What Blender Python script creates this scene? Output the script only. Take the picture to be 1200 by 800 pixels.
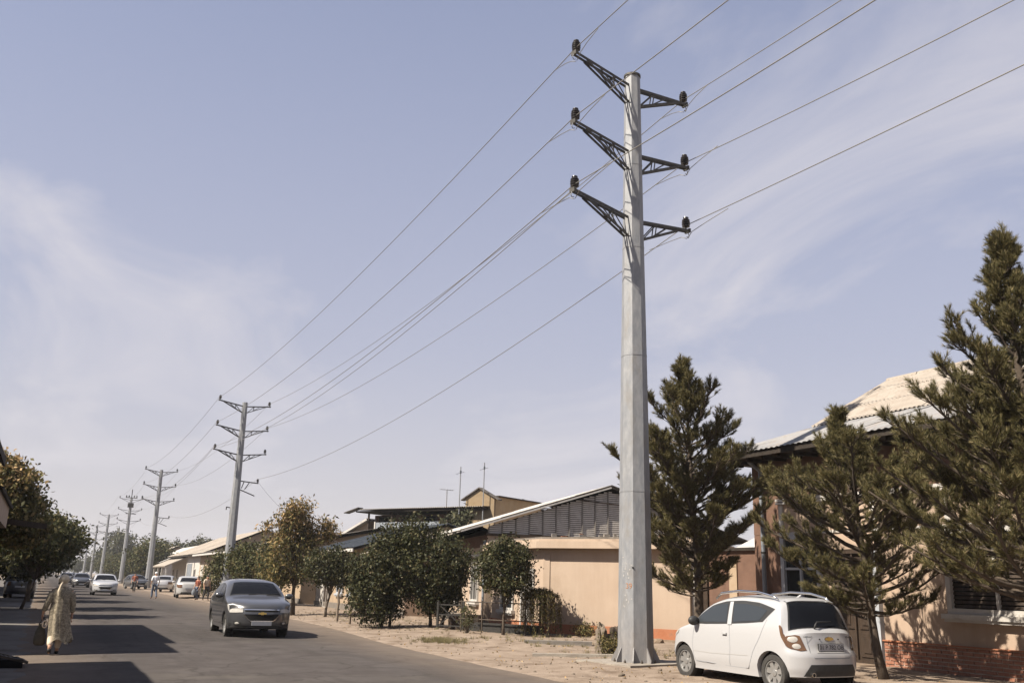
import bpy, bmesh, math, random
import numpy as np
from mathutils import Vector, Matrix, noise

random.seed(7); RNG = np.random.default_rng(7)
for o in list(bpy.data.objects): bpy.data.objects.remove(o)
S = bpy.context.scene
COL = S.collection
R = math.radians
V = Vector

# ------------------------------------------------------------------ camera
F_PX, CAM_H = 1081.0, 1.6
def camera():
    up = V((118, -4100, F_PX)).normalized()              # zenith direction in camera axes (right, down, forward)
    rd = V((-551, 269, F_PX)); rd = (rd - up*rd.dot(up)).normalized()   # road direction
    rt = rd.cross(up);  rt = rt if rt.x > 0 else -rt
    m = Matrix((rt, rd, up))                             # world = m @ cam
    cx, cd, cf = m.col[0], m.col[1], m.col[2]
    rot = Matrix((cx, -cd, -cf)).transposed().to_4x4()
    c = bpy.data.cameras.new('camera'); o = bpy.data.objects.new('camera', c); COL.objects.link(o)
    o.matrix_world = Matrix.Translation((0, 0, CAM_H)) @ rot
    c.sensor_width = 36; c.lens = F_PX/1200*36; c.clip_start = .1; c.clip_end = 6000
    S.camera = o
camera()

# ------------------------------------------------------------------ sky, sun, exposure
SUN_AZ, SUN_EL = R(3), R(46)        # the sun stands to the left of the road, slightly behind the camera
SUN = V((-math.cos(SUN_AZ)*math.cos(SUN_EL), -math.sin(SUN_AZ)*math.cos(SUN_EL), math.sin(SUN_EL)))
S.view_settings.view_transform = 'Standard'; S.view_settings.look = 'None'
S.view_settings.exposure = 1.15; S.view_settings.gamma = 1.0
S.view_settings.use_curve_mapping = False
S.render.engine = 'CYCLES'

def N(nt, typ, **kw):
    n = nt.nodes.new(typ)
    for k, v in kw.items():
        if k in ('operation', 'blend_type', 'data_type', 'noise_dimensions', 'sky_type', 'noise_type', 'feature', 'distance', 'clamp', 'use_clamp', 'wave_type', 'bands_direction'):
            setattr(n, k, v)
        else:
            n.inputs[k.replace('_', ' ') if k.replace('_', ' ') in n.inputs else k].default_value = v
    return n
def ramp(nt, stops):
    n = nt.nodes.new('ShaderNodeValToRGB'); e = n.color_ramp.elements
    while len(e) < len(stops): e.new(.5)
    for i, (p, c) in enumerate(stops):
        e[i].position = p; e[i].color = c if len(c) == 4 else (*c, 1)
    return n
def world():
    w = bpy.data.worlds.new('World'); S.world = w; w.use_nodes = True
    nt = w.node_tree; nt.nodes.clear(); L = nt.links.new
    out = N(nt, 'ShaderNodeOutputWorld'); bg = N(nt, 'ShaderNodeBackground')
    sky = N(nt, 'ShaderNodeTexSky', sky_type='NISHITA'); sky.sun_disc = False
    sky.sun_elevation = SUN_EL; sky.sun_rotation = math.atan2(SUN.x, SUN.y)
    sky.air_density = 1.0; sky.dust_density = 1.8; sky.ozone_density = 6.0; sky.altitude = 500
    tc = N(nt, 'ShaderNodeTexCoord'); sep = N(nt, 'ShaderNodeSeparateXYZ'); L(tc.outputs['Generated'], sep.inputs[0])
    zz = N(nt, 'ShaderNodeMath', operation='ADD'); L(sep.outputs['Z'], zz.inputs[0]); zz.inputs[1].default_value = .16
    zm = N(nt, 'ShaderNodeMath', operation='MAXIMUM'); L(zz.outputs[0], zm.inputs[0]); zm.inputs[1].default_value = .05
    comb = N(nt, 'ShaderNodeCombineXYZ')
    for i, ax in enumerate('XY'):
        d = N(nt, 'ShaderNodeMath', operation='DIVIDE'); L(sep.outputs[ax], d.inputs[0]); L(zm.outputs[0], d.inputs[1]); L(d.outputs[0], comb.inputs[i])
    mp = N(nt, 'ShaderNodeMapping'); L(comb.outputs[0], mp.inputs[0])
    mp.inputs['Rotation'].default_value = (0, 0, R(-60)); mp.inputs['Scale'].default_value = (1.2, .75, 1); mp.inputs['Location'].default_value = (8.3, 2.2, 0)
    n1 = N(nt, 'ShaderNodeTexNoise', Scale=1.1, Detail=9.0, Roughness=.58, Distortion=.9); L(mp.outputs[0], n1.inputs['Vector'])
    r1 = ramp(nt, [(.48, (0, 0, 0)), (.72, (1, 1, 1))]); L(n1.outputs['Fac'], r1.inputs[0])
    # thin milky air that thickens towards the horizon all the way round
    hz = N(nt, 'ShaderNodeMapRange'); L(sep.outputs['Z'], hz.inputs['Value'])
    hz.inputs['From Min'].default_value = -.02; hz.inputs['From Max'].default_value = .68
    hz.inputs['To Min'].default_value = .95; hz.inputs['To Max'].default_value = .36
    mh = N(nt, 'ShaderNodeMix', data_type='RGBA'); L(hz.outputs[0], mh.inputs['Factor']); L(sky.outputs[0], mh.inputs['A'])
    hc = ramp(nt, [(.04, (6.1, 5.65, 5.7)), (.24, (5.15, 5.05, 5.8)), (.60, (4.9, 5.1, 6.6))]); L(sep.outputs['Z'], hc.inputs[0]); L(hc.outputs[0], mh.inputs['B'])
    cf = N(nt, 'ShaderNodeMath', operation='MULTIPLY'); L(r1.outputs[0], cf.inputs[0]); cf.inputs[1].default_value = .72
    mc = N(nt, 'ShaderNodeMix', data_type='RGBA'); L(cf.outputs[0], mc.inputs['Factor']); L(mh.outputs['Result'], mc.inputs['A'])
    mc.inputs['B'].default_value = (6.3, 6.05, 6.4, 1)
    bg.inputs['Strength'].default_value = .053
    L(mc.outputs['Result'], bg.inputs['Color']); L(bg.outputs[0], out.inputs['Surface'])
world()
def sun():
    l = bpy.data.lights.new('sun', 'SUN'); l.energy = 4.9; l.angle = R(.53); l.color = (1, .91, .78)
    o = bpy.data.objects.new('sun', l); COL.objects.link(o); o.rotation_euler = (-SUN).to_track_quat('-Z', 'Y').to_euler(); o.location = SUN*60
sun()

# ------------------------------------------------------------------ materials
M = {}
ALB = [1.0]
def mat(name, c1, c2=None, scale=6., rough=.85, bump=0., bscale=None, metal=0., spec=.3, detail=6., c3=None, c3scale=1.2, stretch=None, sharp=(.35, .65), coat=0., stain=0.):
    k = ALB[0]; c1 = tuple(c*k for c in c1); c2 = c2 and tuple(c*k for c in c2); c3 = c3 and tuple(c*k for c in c3)
    m = bpy.data.materials.new(name); m.use_nodes = True; nt = m.node_tree; L = nt.links.new
    p = nt.nodes['Principled BSDF']
    p.inputs['Roughness'].default_value = rough; p.inputs['Metallic'].default_value = metal; p.inputs['Specular IOR Level'].default_value = spec
    if coat: p.inputs['Coat Weight'].default_value = coat; p.inputs['Coat Roughness'].default_value = .05
    tc = N(nt, 'ShaderNodeTexCoord'); vec = tc.outputs['Object']
    if stretch:
        mp = N(nt, 'ShaderNodeMapping'); mp.inputs['Scale'].default_value = stretch; L(vec, mp.inputs[0]); vec = mp.outputs[0]
    if c2 is None: p.inputs['Base Color'].default_value = (*c1, 1)
    else:
        n = N(nt, 'ShaderNodeTexNoise', Scale=scale, Detail=detail, Roughness=.65); L(vec, n.inputs['Vector'])
        r = ramp(nt, [(sharp[0], c1), (sharp[1], c2)]); L(n.outputs['Fac'], r.inputs[0]); col = r.outputs[0]
        if c3:
            n3 = N(nt, 'ShaderNodeTexNoise', Scale=c3scale, Detail=8., Roughness=.7); L(vec, n3.inputs['Vector'])
            r3 = ramp(nt, [(.52, (0, 0, 0)), (.66, (1, 1, 1))]); L(n3.outputs['Fac'], r3.inputs[0])
            mx = N(nt, 'ShaderNodeMix', data_type='RGBA'); L(r3.outputs[0], mx.inputs['Factor']); L(col, mx.inputs['A']); mx.inputs['B'].default_value = (*c3, 1); col = mx.outputs['Result']
        if stain:                                        # rain streaks and a splashed, dusty foot
            mp2 = N(nt, 'ShaderNodeMapping'); mp2.inputs['Scale'].default_value = (2.2, 2.2, .22); L(tc.outputs['Object'], mp2.inputs[0])
            n4 = N(nt, 'ShaderNodeTexNoise', Scale=1.6, Detail=9., Roughness=.7); L(mp2.outputs[0], n4.inputs['Vector'])
            r4 = ramp(nt, [(.46, (0, 0, 0)), (.78, (1, 1, 1))]); L(n4.outputs['Fac'], r4.inputs[0])
            f4 = N(nt, 'ShaderNodeMath', operation='MULTIPLY'); L(r4.outputs[0], f4.inputs[0]); f4.inputs[1].default_value = stain
            m4 = N(nt, 'ShaderNodeMix', data_type='RGBA'); L(f4.outputs[0], m4.inputs['Factor']); L(col, m4.inputs['A']); m4.inputs['B'].default_value = (c1[0]*.42, c1[1]*.40, c1[2]*.38, 1)
            sp = N(nt, 'ShaderNodeSeparateXYZ'); L(tc.outputs['Object'], sp.inputs[0]); mr = N(nt, 'ShaderNodeMapRange'); L(sp.outputs['Z'], mr.inputs['Value'])
            mr.inputs['From Min'].default_value = .25; mr.inputs['From Max'].default_value = 1.1; mr.inputs['To Min'].default_value = 1; mr.inputs['To Max'].default_value = 0
            n5 = N(nt, 'ShaderNodeTexNoise', Scale=3.2, Detail=8., Roughness=.7); L(tc.outputs['Object'], n5.inputs['Vector'])
            f5 = N(nt, 'ShaderNodeMath', operation='MULTIPLY'); L(mr.outputs[0], f5.inputs[0]); L(n5.outputs['Fac'], f5.inputs[1])
            f6 = N(nt, 'ShaderNodeMath', operation='MULTIPLY'); L(f5.outputs[0], f6.inputs[0]); f6.inputs[1].default_value = stain*2.2; f6.use_clamp = True
            m5 = N(nt, 'ShaderNodeMix', data_type='RGBA'); L(f6.outputs[0], m5.inputs['Factor']); L(m4.outputs['Result'], m5.inputs['A']); m5.inputs['B'].default_value = (.20, .15, .11, 1); col = m5.outputs['Result']
        L(col, p.inputs['Base Color'])
    if bump:
        nb = N(nt, 'ShaderNodeTexNoise', Scale=bscale or scale*5, Detail=8.); L(vec, nb.inputs['Vector'])
        b = N(nt, 'ShaderNodeBump', Strength=bump, Distance=.02); L(nb.outputs['Fac'], b.inputs['Height']); L(b.outputs[0], p.inputs['Normal'])
    M[name] = m; return m
def leafmat(name, stops, trans=.25, rough=.6):
    m = bpy.data.materials.new(name); m.use_nodes = True; nt = m.node_tree; L = nt.links.new
    p = nt.nodes['Principled BSDF']; p.inputs['Roughness'].default_value = rough; p.inputs['Specular IOR Level'].default_value = .14
    g = N(nt, 'ShaderNodeNewGeometry'); r = ramp(nt, stops); L(g.outputs['Random Per Island'], r.inputs[0])
    tc = N(nt, 'ShaderNodeTexCoord'); n = N(nt, 'ShaderNodeTexNoise', Scale=1.3, Detail=3.); L(tc.outputs['Object'], n.inputs['Vector'])
    hs = N(nt, 'ShaderNodeHueSaturation'); mr = N(nt, 'ShaderNodeMapRange'); L(n.outputs['Fac'], mr.inputs['Value'])
    mr.inputs['From Min'].default_value = .3; mr.inputs['From Max'].default_value = .7; mr.inputs['To Min'].default_value = .75; mr.inputs['To Max'].default_value = 1.25
    L(mr.outputs[0], hs.inputs['Value']); L(r.outputs[0], hs.inputs['Color']); L(hs.outputs[0], p.inputs['Base Color'])
    t = N(nt, 'ShaderNodeBsdfTranslucent'); L(hs.outputs[0], t.inputs['Color'])
    mx = N(nt, 'ShaderNodeMixShader'); mx.inputs[0].default_value = trans
    L(p.outputs[0], mx.inputs[1]); L(t.outputs[0], mx.inputs[2]); L(mx.outputs[0], nt.nodes['Material Output'].inputs['Surface'])
    M[name] = m; return m

ALB[0] = .535
mat('asphalt', (.110, .097, .093), (.150, .135, .128), 1.2, .95, .5, 60, spec=.04, c3=(.165, .148, .132), c3scale=.35)
def asphalt():
    m = M['asphalt']; nt = m.node_tree; L = nt.links.new; p = nt.nodes['Principled BSDF']; col = p.inputs['Base Color'].links[0].from_socket
    tc = N(nt, 'ShaderNodeTexCoord'); sp = N(nt, 'ShaderNodeSeparateXYZ'); L(tc.outputs['Object'], sp.inputs[0])
    def mix(fac, c, k):
        nonlocal col
        f = N(nt, 'ShaderNodeMath', operation='MULTIPLY'); L(fac, f.inputs[0]); f.inputs[1].default_value = k; f.use_clamp = True
        x = N(nt, 'ShaderNodeMix', data_type='RGBA'); L(f.outputs[0], x.inputs['Factor']); L(col, x.inputs['A']); x.inputs['B'].default_value = (*c, 1); col = x.outputs['Result']
    wob = N(nt, 'ShaderNodeTexNoise', Scale=.35, Detail=3.); L(tc.outputs['Object'], wob.inputs['Vector'])
    # worn wheel paths along the road
    a = N(nt, 'ShaderNodeMath', operation='MULTIPLY_ADD'); L(sp.outputs['X'], a.inputs[0]); a.inputs[1].default_value = 2*math.pi/1.75; a.inputs[2].default_value = .6
    w1 = N(nt, 'ShaderNodeMath', operation='ADD'); L(a.outputs[0], w1.inputs[0]); L(wob.outputs['Fac'], w1.inputs[1])
    sn = N(nt, 'ShaderNodeMath', operation='SINE'); L(w1.outputs[0], sn.inputs[0]); mix(sn.outputs[0], (.062, .055, .051), .30)
    # long stains and squared repairs
    mp = N(nt, 'ShaderNodeMapping'); mp.inputs['Scale'].default_value = (1.0, .16, 1); L(tc.outputs['Object'], mp.inputs[0])
    ns = N(nt, 'ShaderNodeTexNoise', Scale=1.3, Detail=9., Roughness=.72); L(mp.outputs[0], ns.inputs['Vector']); r = ramp(nt, [(.50, (0, 0, 0)), (.66, (1, 1, 1))]); L(ns.outputs['Fac'], r.inputs[0]); mix(r.outputs[0], (.040, .036, .034), .45)
    vo = N(nt, 'ShaderNodeTexVoronoi', feature='F1', distance='CHEBYCHEV', Scale=.11); L(tc.outputs['Object'], vo.inputs['Vector'])
    sc = N(nt, 'ShaderNodeSeparateColor'); L(vo.outputs['Color'], sc.inputs[0]); rv = ramp(nt, [(.70, (0, 0, 0)), (.72, (1, 1, 1))]); L(sc.outputs[0], rv.inputs[0]); mix(rv.outputs[0], (.048, .044, .042), .40)
    # cracks
    ad = N(nt, 'ShaderNodeVectorMath', operation='MULTIPLY_ADD'); nw = N(nt, 'ShaderNodeTexNoise', Scale=1.4, Detail=5.); L(tc.outputs['Object'], nw.inputs['Vector']); L(nw.outputs['Color'], ad.inputs[0]); ad.inputs[1].default_value = (.9, .9, .9); L(tc.outputs['Object'], ad.inputs[2])
    v2 = N(nt, 'ShaderNodeTexVoronoi', feature='DISTANCE_TO_EDGE', Scale=.42); L(ad.outputs[0], v2.inputs['Vector']); rc = ramp(nt, [(.006, (1, 1, 1)), (.016, (0, 0, 0))]); L(v2.outputs['Distance'], rc.inputs[0]); mix(rc.outputs[0], (.03, .027, .025), .40)
    # dust blown over both edges
    for x0, x1 in ((6.2, 8.9), (1.6, -.5)):
        mr = N(nt, 'ShaderNodeMapRange'); L(sp.outputs['X'], mr.inputs['Value']); mr.inputs['From Min'].default_value = x0; mr.inputs['From Max'].default_value = x1
        nd = N(nt, 'ShaderNodeTexNoise', Scale=1.1, Detail=9., Roughness=.7); L(tc.outputs['Object'], nd.inputs['Vector']); f = N(nt, 'ShaderNodeMath', operation='MULTIPLY'); L(mr.outputs[0], f.inputs[0]); L(nd.outputs['Fac'], f.inputs[1]); mix(f.outputs[0], (.20, .155, .118), 1.15)
    L(col, p.inputs['Base Color'])
asphalt()
mat('dirt', (.33, .255, .195), (.48, .385, .305), 1.6, .97, 1.0, 26, spec=.04, c3=(.235, .175, .13), c3scale=1.1)
mat('terrain', (.32, .25, .18), (.42, .34, .25), .3, 1, 0)
mat('sidewalk', (.20, .185, .17), (.29, .27, .25), 1.4, .95, .5, 40, spec=.04, c3=(.15, .13, .115), c3scale=.7)
mat('concrete', (.36, .31, .26), (.50, .45, .38), 5, .95, .5, 40)
mat('stone', (.20, .16, .12), (.38, .31, .24), 9, .95, .6)
mat('galv', (.33, .345, .37), (.47, .475, .485), 9, .6, .12, 60, metal=.2, spec=.35, c3=(.36, .35, .34), c3scale=3, stretch=(1, 1, .35), stain=.22)
mat('arm_steel', (.09, .085, .075), (.16, .15, .135), 12, .6, metal=.3)
mat('porcelain', (.022, .016, .012), (.045, .032, .022), 8, .22, spec=.6)
mat('cable', (.36, .34, .31), rough=.5, metal=.4)
mat('cable_dark', (.10, .10, .10), rough=.6)
mat('orange_paint', (.50, .17, .05), (.62, .42, .30), 40, .8)
mat('white_mark', (.66, .64, .61), (.45, .44, .43), 50, .8)
mat('cream', (.64, .49, .37), (.69, .54, .415), 1.1, .93, .15, 50, c3=(.60, .46, .345), c3scale=.6, stain=.18)
mat('red_plinth', (.52, .20, .10), (.62, .26, .14), 3, .92, .3, c3=(.36, .20, .13), c3scale=3.0)
mat('rubble', (.28, .20, .14), (.42, .32, .23), 4, .95, .8, 14)
mat('pink_stucco', (.62, .46, .345), (.68, .515, .39), 2, .93, .15, 50, c3=(.56, .42, .31), c3scale=.8, stain=.28)
mat('brown_stucco', (.20, .115, .08), (.26, .15, .105), 3, .93, .2, 40, stain=.28)
mat('brick', (.42, .18, .11), (.52, .25, .165), 7, .9, .4, 40, c3=(.36, .14, .08), c3scale=5)
mat('mortar', (.66, .54, .44), (.78, .66, .54), 9, .95, .4)
mat('white_trim', (.72, .68, .63), (.80, .77, .72), 6, .8, .2, c3=(.58, .53, .47), c3scale=3)
mat('pale_blue_paint', (.50, .53, .58), (.62, .64, .67), 5, .7)
mat('dark_wood', (.045, .030, .020), (.085, .055, .036), 8, .65, .3, stretch=(4, 4, .6))
mat('grey_wood', (.26, .235, .21), (.40, .36, .32), 5, .9, .3, stretch=(1, 1, 4))
mat('lath', (.74, .68, .62), (.88, .81, .74), 3, .9, .2, c3=(.58, .53, .48), c3scale=2)
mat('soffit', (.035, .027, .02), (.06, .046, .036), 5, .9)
mat('slate_tan', (.46, .40, .335), (.56, .495, .42), 3, .95, .3, c3=(.44, .36, .29), c3scale=2)
mat('tin', (.44, .43, .42), (.54, .53, .52), 3, .55, .1, metal=.25, c3=(.48, .42, .37), c3scale=2)
mat('roof_white', (.70, .66, .61), (.80, .76, .71), 3, .8, .2)
mat('roof_blue', (.045, .055, .072), (.07, .08, .098), 2.5, .95, spec=.1)
mat('roof_dark', (.12, .105, .095), (.18, .16, .145), 3, .9)
mat('tan_wall', (.52, .38, .25), (.60, .46, .32), 2, .93, .2, stain=.28)
mat('ochre', (.34, .25, .15), (.40, .30, .19), 3, .93, .2)
mat('yellow_wall', (.70, .49, .27), (.76, .56, .33), 2, .93, .1, stain=.28)
mat('white_wall', (.70, .66, .60), (.78, .74, .69), 2, .93, .1, stain=.28)
mat('grey_plinth', (.22, .19, .16), (.30, .26, .22), 4, .95, .4)
mat('blue_grey', (.30, .33, .37), (.36, .39, .43), 3, .8)
mat('window_glass', (.03, .035, .04), rough=.08, spec=.6)
mat('dark_void', (.012, .011, .010), rough=.9)
mat('rust_metal', (.10, .085, .07), (.17, .13, .10), 12, .8, metal=.2)
mat('iron', (.035, .033, .03), (.06, .055, .05), 12, .6)
mat('bark', (.115, .085, .062), (.19, .15, .115), 14, .95, .8, stretch=(3, 3, .6))
mat('post_wood', (.26, .20, .145), (.36, .29, .22), 8, .9, .4, stretch=(3, 3, .5))
mat('drygrass', (.30, .24, .12), (.22, .20, .09), 9, .9)
ALB[0] = 1.0
leafmat('pine_needles', [(0, (.045, .044, .018)), (.5, (.095, .085, .036)), (.85, (.165, .138, .064)), (1, (.27, .21, .11))], .15, .55)
leafmat('leaf_dark', [(0, (.020, .024, .011)), (.55, (.043, .045, .019)), (.88, (.074, .068, .030)), (1, (.115, .092, .048))], .18, .5)
leafmat('leaf_mid', [(0, (.034, .040, .015)), (.6, (.065, .066, .026)), (1, (.12, .10, .045))], .2)
leafmat('leaf_orange', [(0, (.10, .075, .028)), (.35, (.21, .14, .058)), (.7, (.36, .24, .115)), (1, (.50, .36, .20))], .3)
leafmat('leaf_olive', [(0, (.045, .046, .016)), (.6, (.115, .100, .036)), (1, (.25, .18, .08))], .25)
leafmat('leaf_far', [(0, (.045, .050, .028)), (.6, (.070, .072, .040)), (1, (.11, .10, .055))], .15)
def carpaint(name, c, rough=.3, metal=0., flake=None):
    mat(name, c, rough=rough, spec=.5, metal=metal, coat=.8)
carpaint('paint_white', (.345, .345, .35)); carpaint('paint_grey', (.062, .062, .065), .28, .35); carpaint('paint_silver', (.46, .45, .44), .35, .5)
carpaint('paint_black', (.03, .03, .032)); carpaint('paint_offwhite', (.34, .335, .325))
mat('black_plastic', (.022, .022, .023), (.03, .03, .03), 20, .55)
mat('tyre', (.028, .027, .026), (.045, .042, .038), 12, .85)
mat('alloy', (.30, .295, .285), (.36, .355, .345), 9, .35, metal=.6)
mat('chrome', (.75, .74, .72), rough=.15, metal=1)
mat('lamp_red', (.085, .040, .012), (.11, .052, .018), 8, .12, spec=.7, coat=.6)
mat('lamp_clear', (.30, .285, .26), (.38, .365, .34), 8, .25, spec=.5)
mat('plate_white', (.27, .28, .30), (.32, .325, .34), 30, .5)
mat('ink', (.03, .03, .035), rough=.6)
mat('gold', (.62, .44, .14), rough=.3, metal=.7)
mat('tint', (.008, .009, .012), rough=.12, spec=.05)
mat('tint_side', (.032, .037, .043), rough=.12, spec=.25)
mat('skin', (.36, .21, .14), (.42, .25, .17), 12, .6)
mat('hair', (.02, .016, .013), rough=.6)
mat('robe', (.17, .145, .105), (.29, .25, .185), 26, .95, .3, 40, sharp=(.44, .56), c3=(.12, .10, .07), c3scale=11)
mat('scarf', (.40, .34, .25), (.50, .43, .33), 14, .9, .2)
mat('trouser_pale', (.48, .39, .30), (.56, .46, .37), 12, .9)
mat('bag_cloth', (.05, .045, .035), (.08, .072, .056), 8, .9, .3)
mat('cloth_white', (.62, .62, .62), (.70, .70, .70), 10, .9); mat('cloth_blue', (.07, .085, .12), (.10, .12, .16), 10, .9)
mat('cloth_red', (.17, .05, .03), (.22, .07, .04), 10, .9); mat('cloth_dark', (.03, .028, .028), (.05, .047, .045), 10, .9); mat('cloth_tan', (.42, .34, .26), (.48, .40, .32), 10, .9)
mat('shoe', (.02, .018, .016), rough=.6)

# ------------------------------------------------------------------ mesh helpers
class MB:
    def __init__(s): s.v = []; s.f = []
    def add(s, vs, fs):
        b = len(s.v); s.v += [tuple(v) for v in vs]; s.f += [tuple(i+b for i in f) for f in fs]; return s
    def box(s, a, b, mtx=None):
        x0, y0, z0 = a; x1, y1, z1 = b
        vs = [V(p) for p in ((x0,y0,z0),(x1,y0,z0),(x1,y1,z0),(x0,y1,z0),(x0,y0,z1),(x1,y0,z1),(x1,y1,z1),(x0,y1,z1))]
        if mtx: vs = [mtx @ v for v in vs]
        return s.add(vs, [(0,3,2,1),(4,5,6,7),(0,1,5,4),(1,2,6,5),(2,3,7,6),(3,0,4,7)])
    def bar(s, p, q, w, h=None, up=(0, 0, 1)):
        p, q = V(p), V(q); d = q-p; L = d.length; d.normalize(); h = h or w
        upv = V(up)
        if abs(d.dot(upv)) > .97: upv = V((1, 0, 0))
        sx = d.cross(upv).normalized(); uz = sx.cross(d)
        vs = [p + sx*a*w/2 + uz*b*h/2 + d*c for c in (0, L) for a, b in ((-1,-1),(1,-1),(1,1),(-1,1))]
        return s.add(vs, [(0,1,2,3),(7,6,5,4),(0,4,5,1),(1,5,6,2),(2,6,7,3),(3,7,4,0)])
    def tube(s, pts, rad, n=8, cap=True):
        pts = [V(p) for p in pts]; rads = rad if isinstance(rad, (list, tuple)) else [rad]*len(pts)
        b = len(s.v); ref = None
        for i, p in enumerate(pts):
            t = (pts[min(i+1, len(pts)-1)] - pts[max(i-1, 0)]).normalized()
            if ref is None: ref = t.orthogonal().normalized()
            ref = (ref - t*ref.dot(t)); ref = ref.normalized() if ref.length > 1e-6 else t.orthogonal().normalized()
            o = t.cross(ref)
            for k in range(n):
                a = 2*math.pi*k/n; s.v.append(tuple(p + (ref*math.cos(a) + o*math.sin(a))*rads[i]))
        for i in range(len(pts)-1):
            for k in range(n):
                a = b+i*n+k; c = b+i*n+(k+1) % n; s.f.append((a, c, c+n, a+n))
        if cap:
            s.f.append(tuple(b+k for k in reversed(range(n)))); e = b+(len(pts)-1)*n; s.f.append(tuple(e+k for k in range(n)))
        return s
    def lathe(s, prof, n=16, mtx=None, ang0=0., caps=True):
        b = len(s.v)
        for r, z in prof:
            for k in range(n):
                a = 2*math.pi*k/n+ang0; p = V((r*math.cos(a), r*math.sin(a), z)); s.v.append(tuple(mtx @ p if mtx else p))
        for i in range(len(prof)-1):
            for k in range(n):
                a = b+i*n+k; c = b+i*n+(k+1) % n; s.f.append((a, c, c+n, a+n))
        if caps: s.f.append(tuple(b+k for k in reversed(range(n)))); e = b+(len(prof)-1)*n; s.f.append(tuple(e+k for k in range(n)))
        return s
    def prism(s, poly, z0, z1):
        n = len(poly)
        area = sum(poly[i][0]*poly[(i+1) % n][1]-poly[(i+1) % n][0]*poly[i][1] for i in range(n))
        if area < 0: poly = poly[::-1]
        vs = [(*p, z0) for p in poly] + [(*p, z1) for p in poly]
        return s.add(vs, [tuple(reversed(range(n))), tuple(range(n, 2*n))] + [(i, (i+1) % n, n+(i+1) % n, n+i) for i in range(n)])
    def slab(s, quad, th):
        q = [V(p) for p in quad]; n = (q[1]-q[0]).cross(q[-1]-q[0]).normalized()*th; k = len(q)
        return s.add(q + [p-n for p in q], [tuple(range(k)), tuple(reversed(range(k, 2*k)))] + [(i, k+i, k+(i+1) % k, (i+1) % k) for i in range(k)])
    def grid(s, rows, closed=False):
        b = len(s.v); nr, nc = len(rows), len(rows[0])
        for r in rows: s.v += [tuple(p) for p in r]
        for i in range(nr-1):
            for j in range(nc if closed else nc-1):
                j2 = (j+1) % nc; s.f.append((b+i*nc+j, b+i*nc+j2, b+(i+1)*nc+j2, b+(i+1)*nc+j))
        return s
    def mesh(s, name):
        m = bpy.data.meshes.new(name); m.from_pydata(s.v, [], s.f); m.update(); return m
    def build(s, name, material, parent=None, smooth=False, sharp=None):
        m = s.mesh(name)
        if sharp is not None:
            m.shade_smooth(); m.set_sharp_from_angle(angle=R(sharp))
        elif smooth: m.shade_smooth()
        return link(name, m, material, parent)
def link(name, mesh, material, parent=None, loc=None, rot=None):
    o = bpy.data.objects.new(name, mesh); COL.objects.link(o)
    if material and not mesh.materials: mesh.materials.append(M[material] if isinstance(material, str) else material)
    if parent: o.parent = parent
    if loc: o.location = loc
    if rot: o.rotation_euler = rot
    return o
def tag(o, label=None, cat=None, group=None, kind=None):
    for k, v in (('label', label), ('category', cat), ('group', group), ('kind', kind)):
        if v: o[k] = v
    return o
def thing(name, label, cat, loc=(0, 0, 0), rz=0., group=None):
    o = bpy.data.objects.new(name, None); COL.objects.link(o); o.location = loc; o.rotation_euler = (0, 0, rz); o.empty_display_size = .1
    return tag(o, label, cat, group)
def npmesh(name, verts, faces, material, parent=None, smooth=False):
    verts = np.asarray(verts, dtype=np.float32).reshape(-1, 3); faces = np.asarray(faces, dtype=np.int32); k = faces.shape[1]
    m = bpy.data.meshes.new(name); m.vertices.add(len(verts)); m.vertices.foreach_set('co', verts.ravel())
    m.loops.add(faces.size); m.loops.foreach_set('vertex_index', faces.ravel())
    m.polygons.add(len(faces)); m.polygons.foreach_set('loop_start', np.arange(0, faces.size, k, dtype=np.int32))
    m.update(calc_edges=True); m.validate()
    if smooth: m.shade_smooth()
    return link(name, m, material, parent)
def bake(o):
    dg = bpy.context.evaluated_depsgraph_get(); m = bpy.data.meshes.new_from_object(o.evaluated_get(dg)); old = o.data
    o.modifiers.clear(); o.data = m; m.name = old.name
    return o
def text(name, body, size, material, parent, loc, rot, align='CENTER', ext=.002):
    c = bpy.data.curves.new(name, 'FONT'); c.body = body; c.size = size; c.extrude = ext; c.align_x = align; c.align_y = 'CENTER'
    t = bpy.data.objects.new(name, c); COL.objects.link(t)
    dg = bpy.context.evaluated_depsgraph_get(); m = bpy.data.meshes.new_from_object(t.evaluated_get(dg)); bpy.data.objects.remove(t)
    m.materials.clear(); return link(name, m, material, parent, loc, rot)
def lerp(a, b, t): return a+(b-a)*t
def pl(pts, x):                                            # smooth interpolation through (x, y) points
    if x <= pts[0][0]: return pts[0][1]
    if x >= pts[-1][0]: return pts[-1][1]
    for i in range(len(pts)-1):
        if pts[i][0] <= x <= pts[i+1][0]:
            (x0, y0), (x1, y1) = pts[i], pts[i+1]; h = x1-x0; d = (y1-y0)/h
            def tang(j):
                if j <= 0 or j >= len(pts)-1: return None
                a = (pts[j][1]-pts[j-1][1])/(pts[j][0]-pts[j-1][0]); b = (pts[j+1][1]-pts[j][1])/(pts[j+1][0]-pts[j][0])
                return 0 if a*b <= 0 else 2*a*b/(a+b)
            m0 = tang(i); m1 = tang(i+1); m0 = d if m0 is None else m0; m1 = d if m1 is None else m1
            t = (x-x0)/h; t2 = t*t; t3 = t2*t
            return (2*t3-3*t2+1)*y0 + (t3-2*t2+t)*h*m0 + (-2*t3+3*t2)*y1 + (t3-t2)*h*m1

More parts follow.
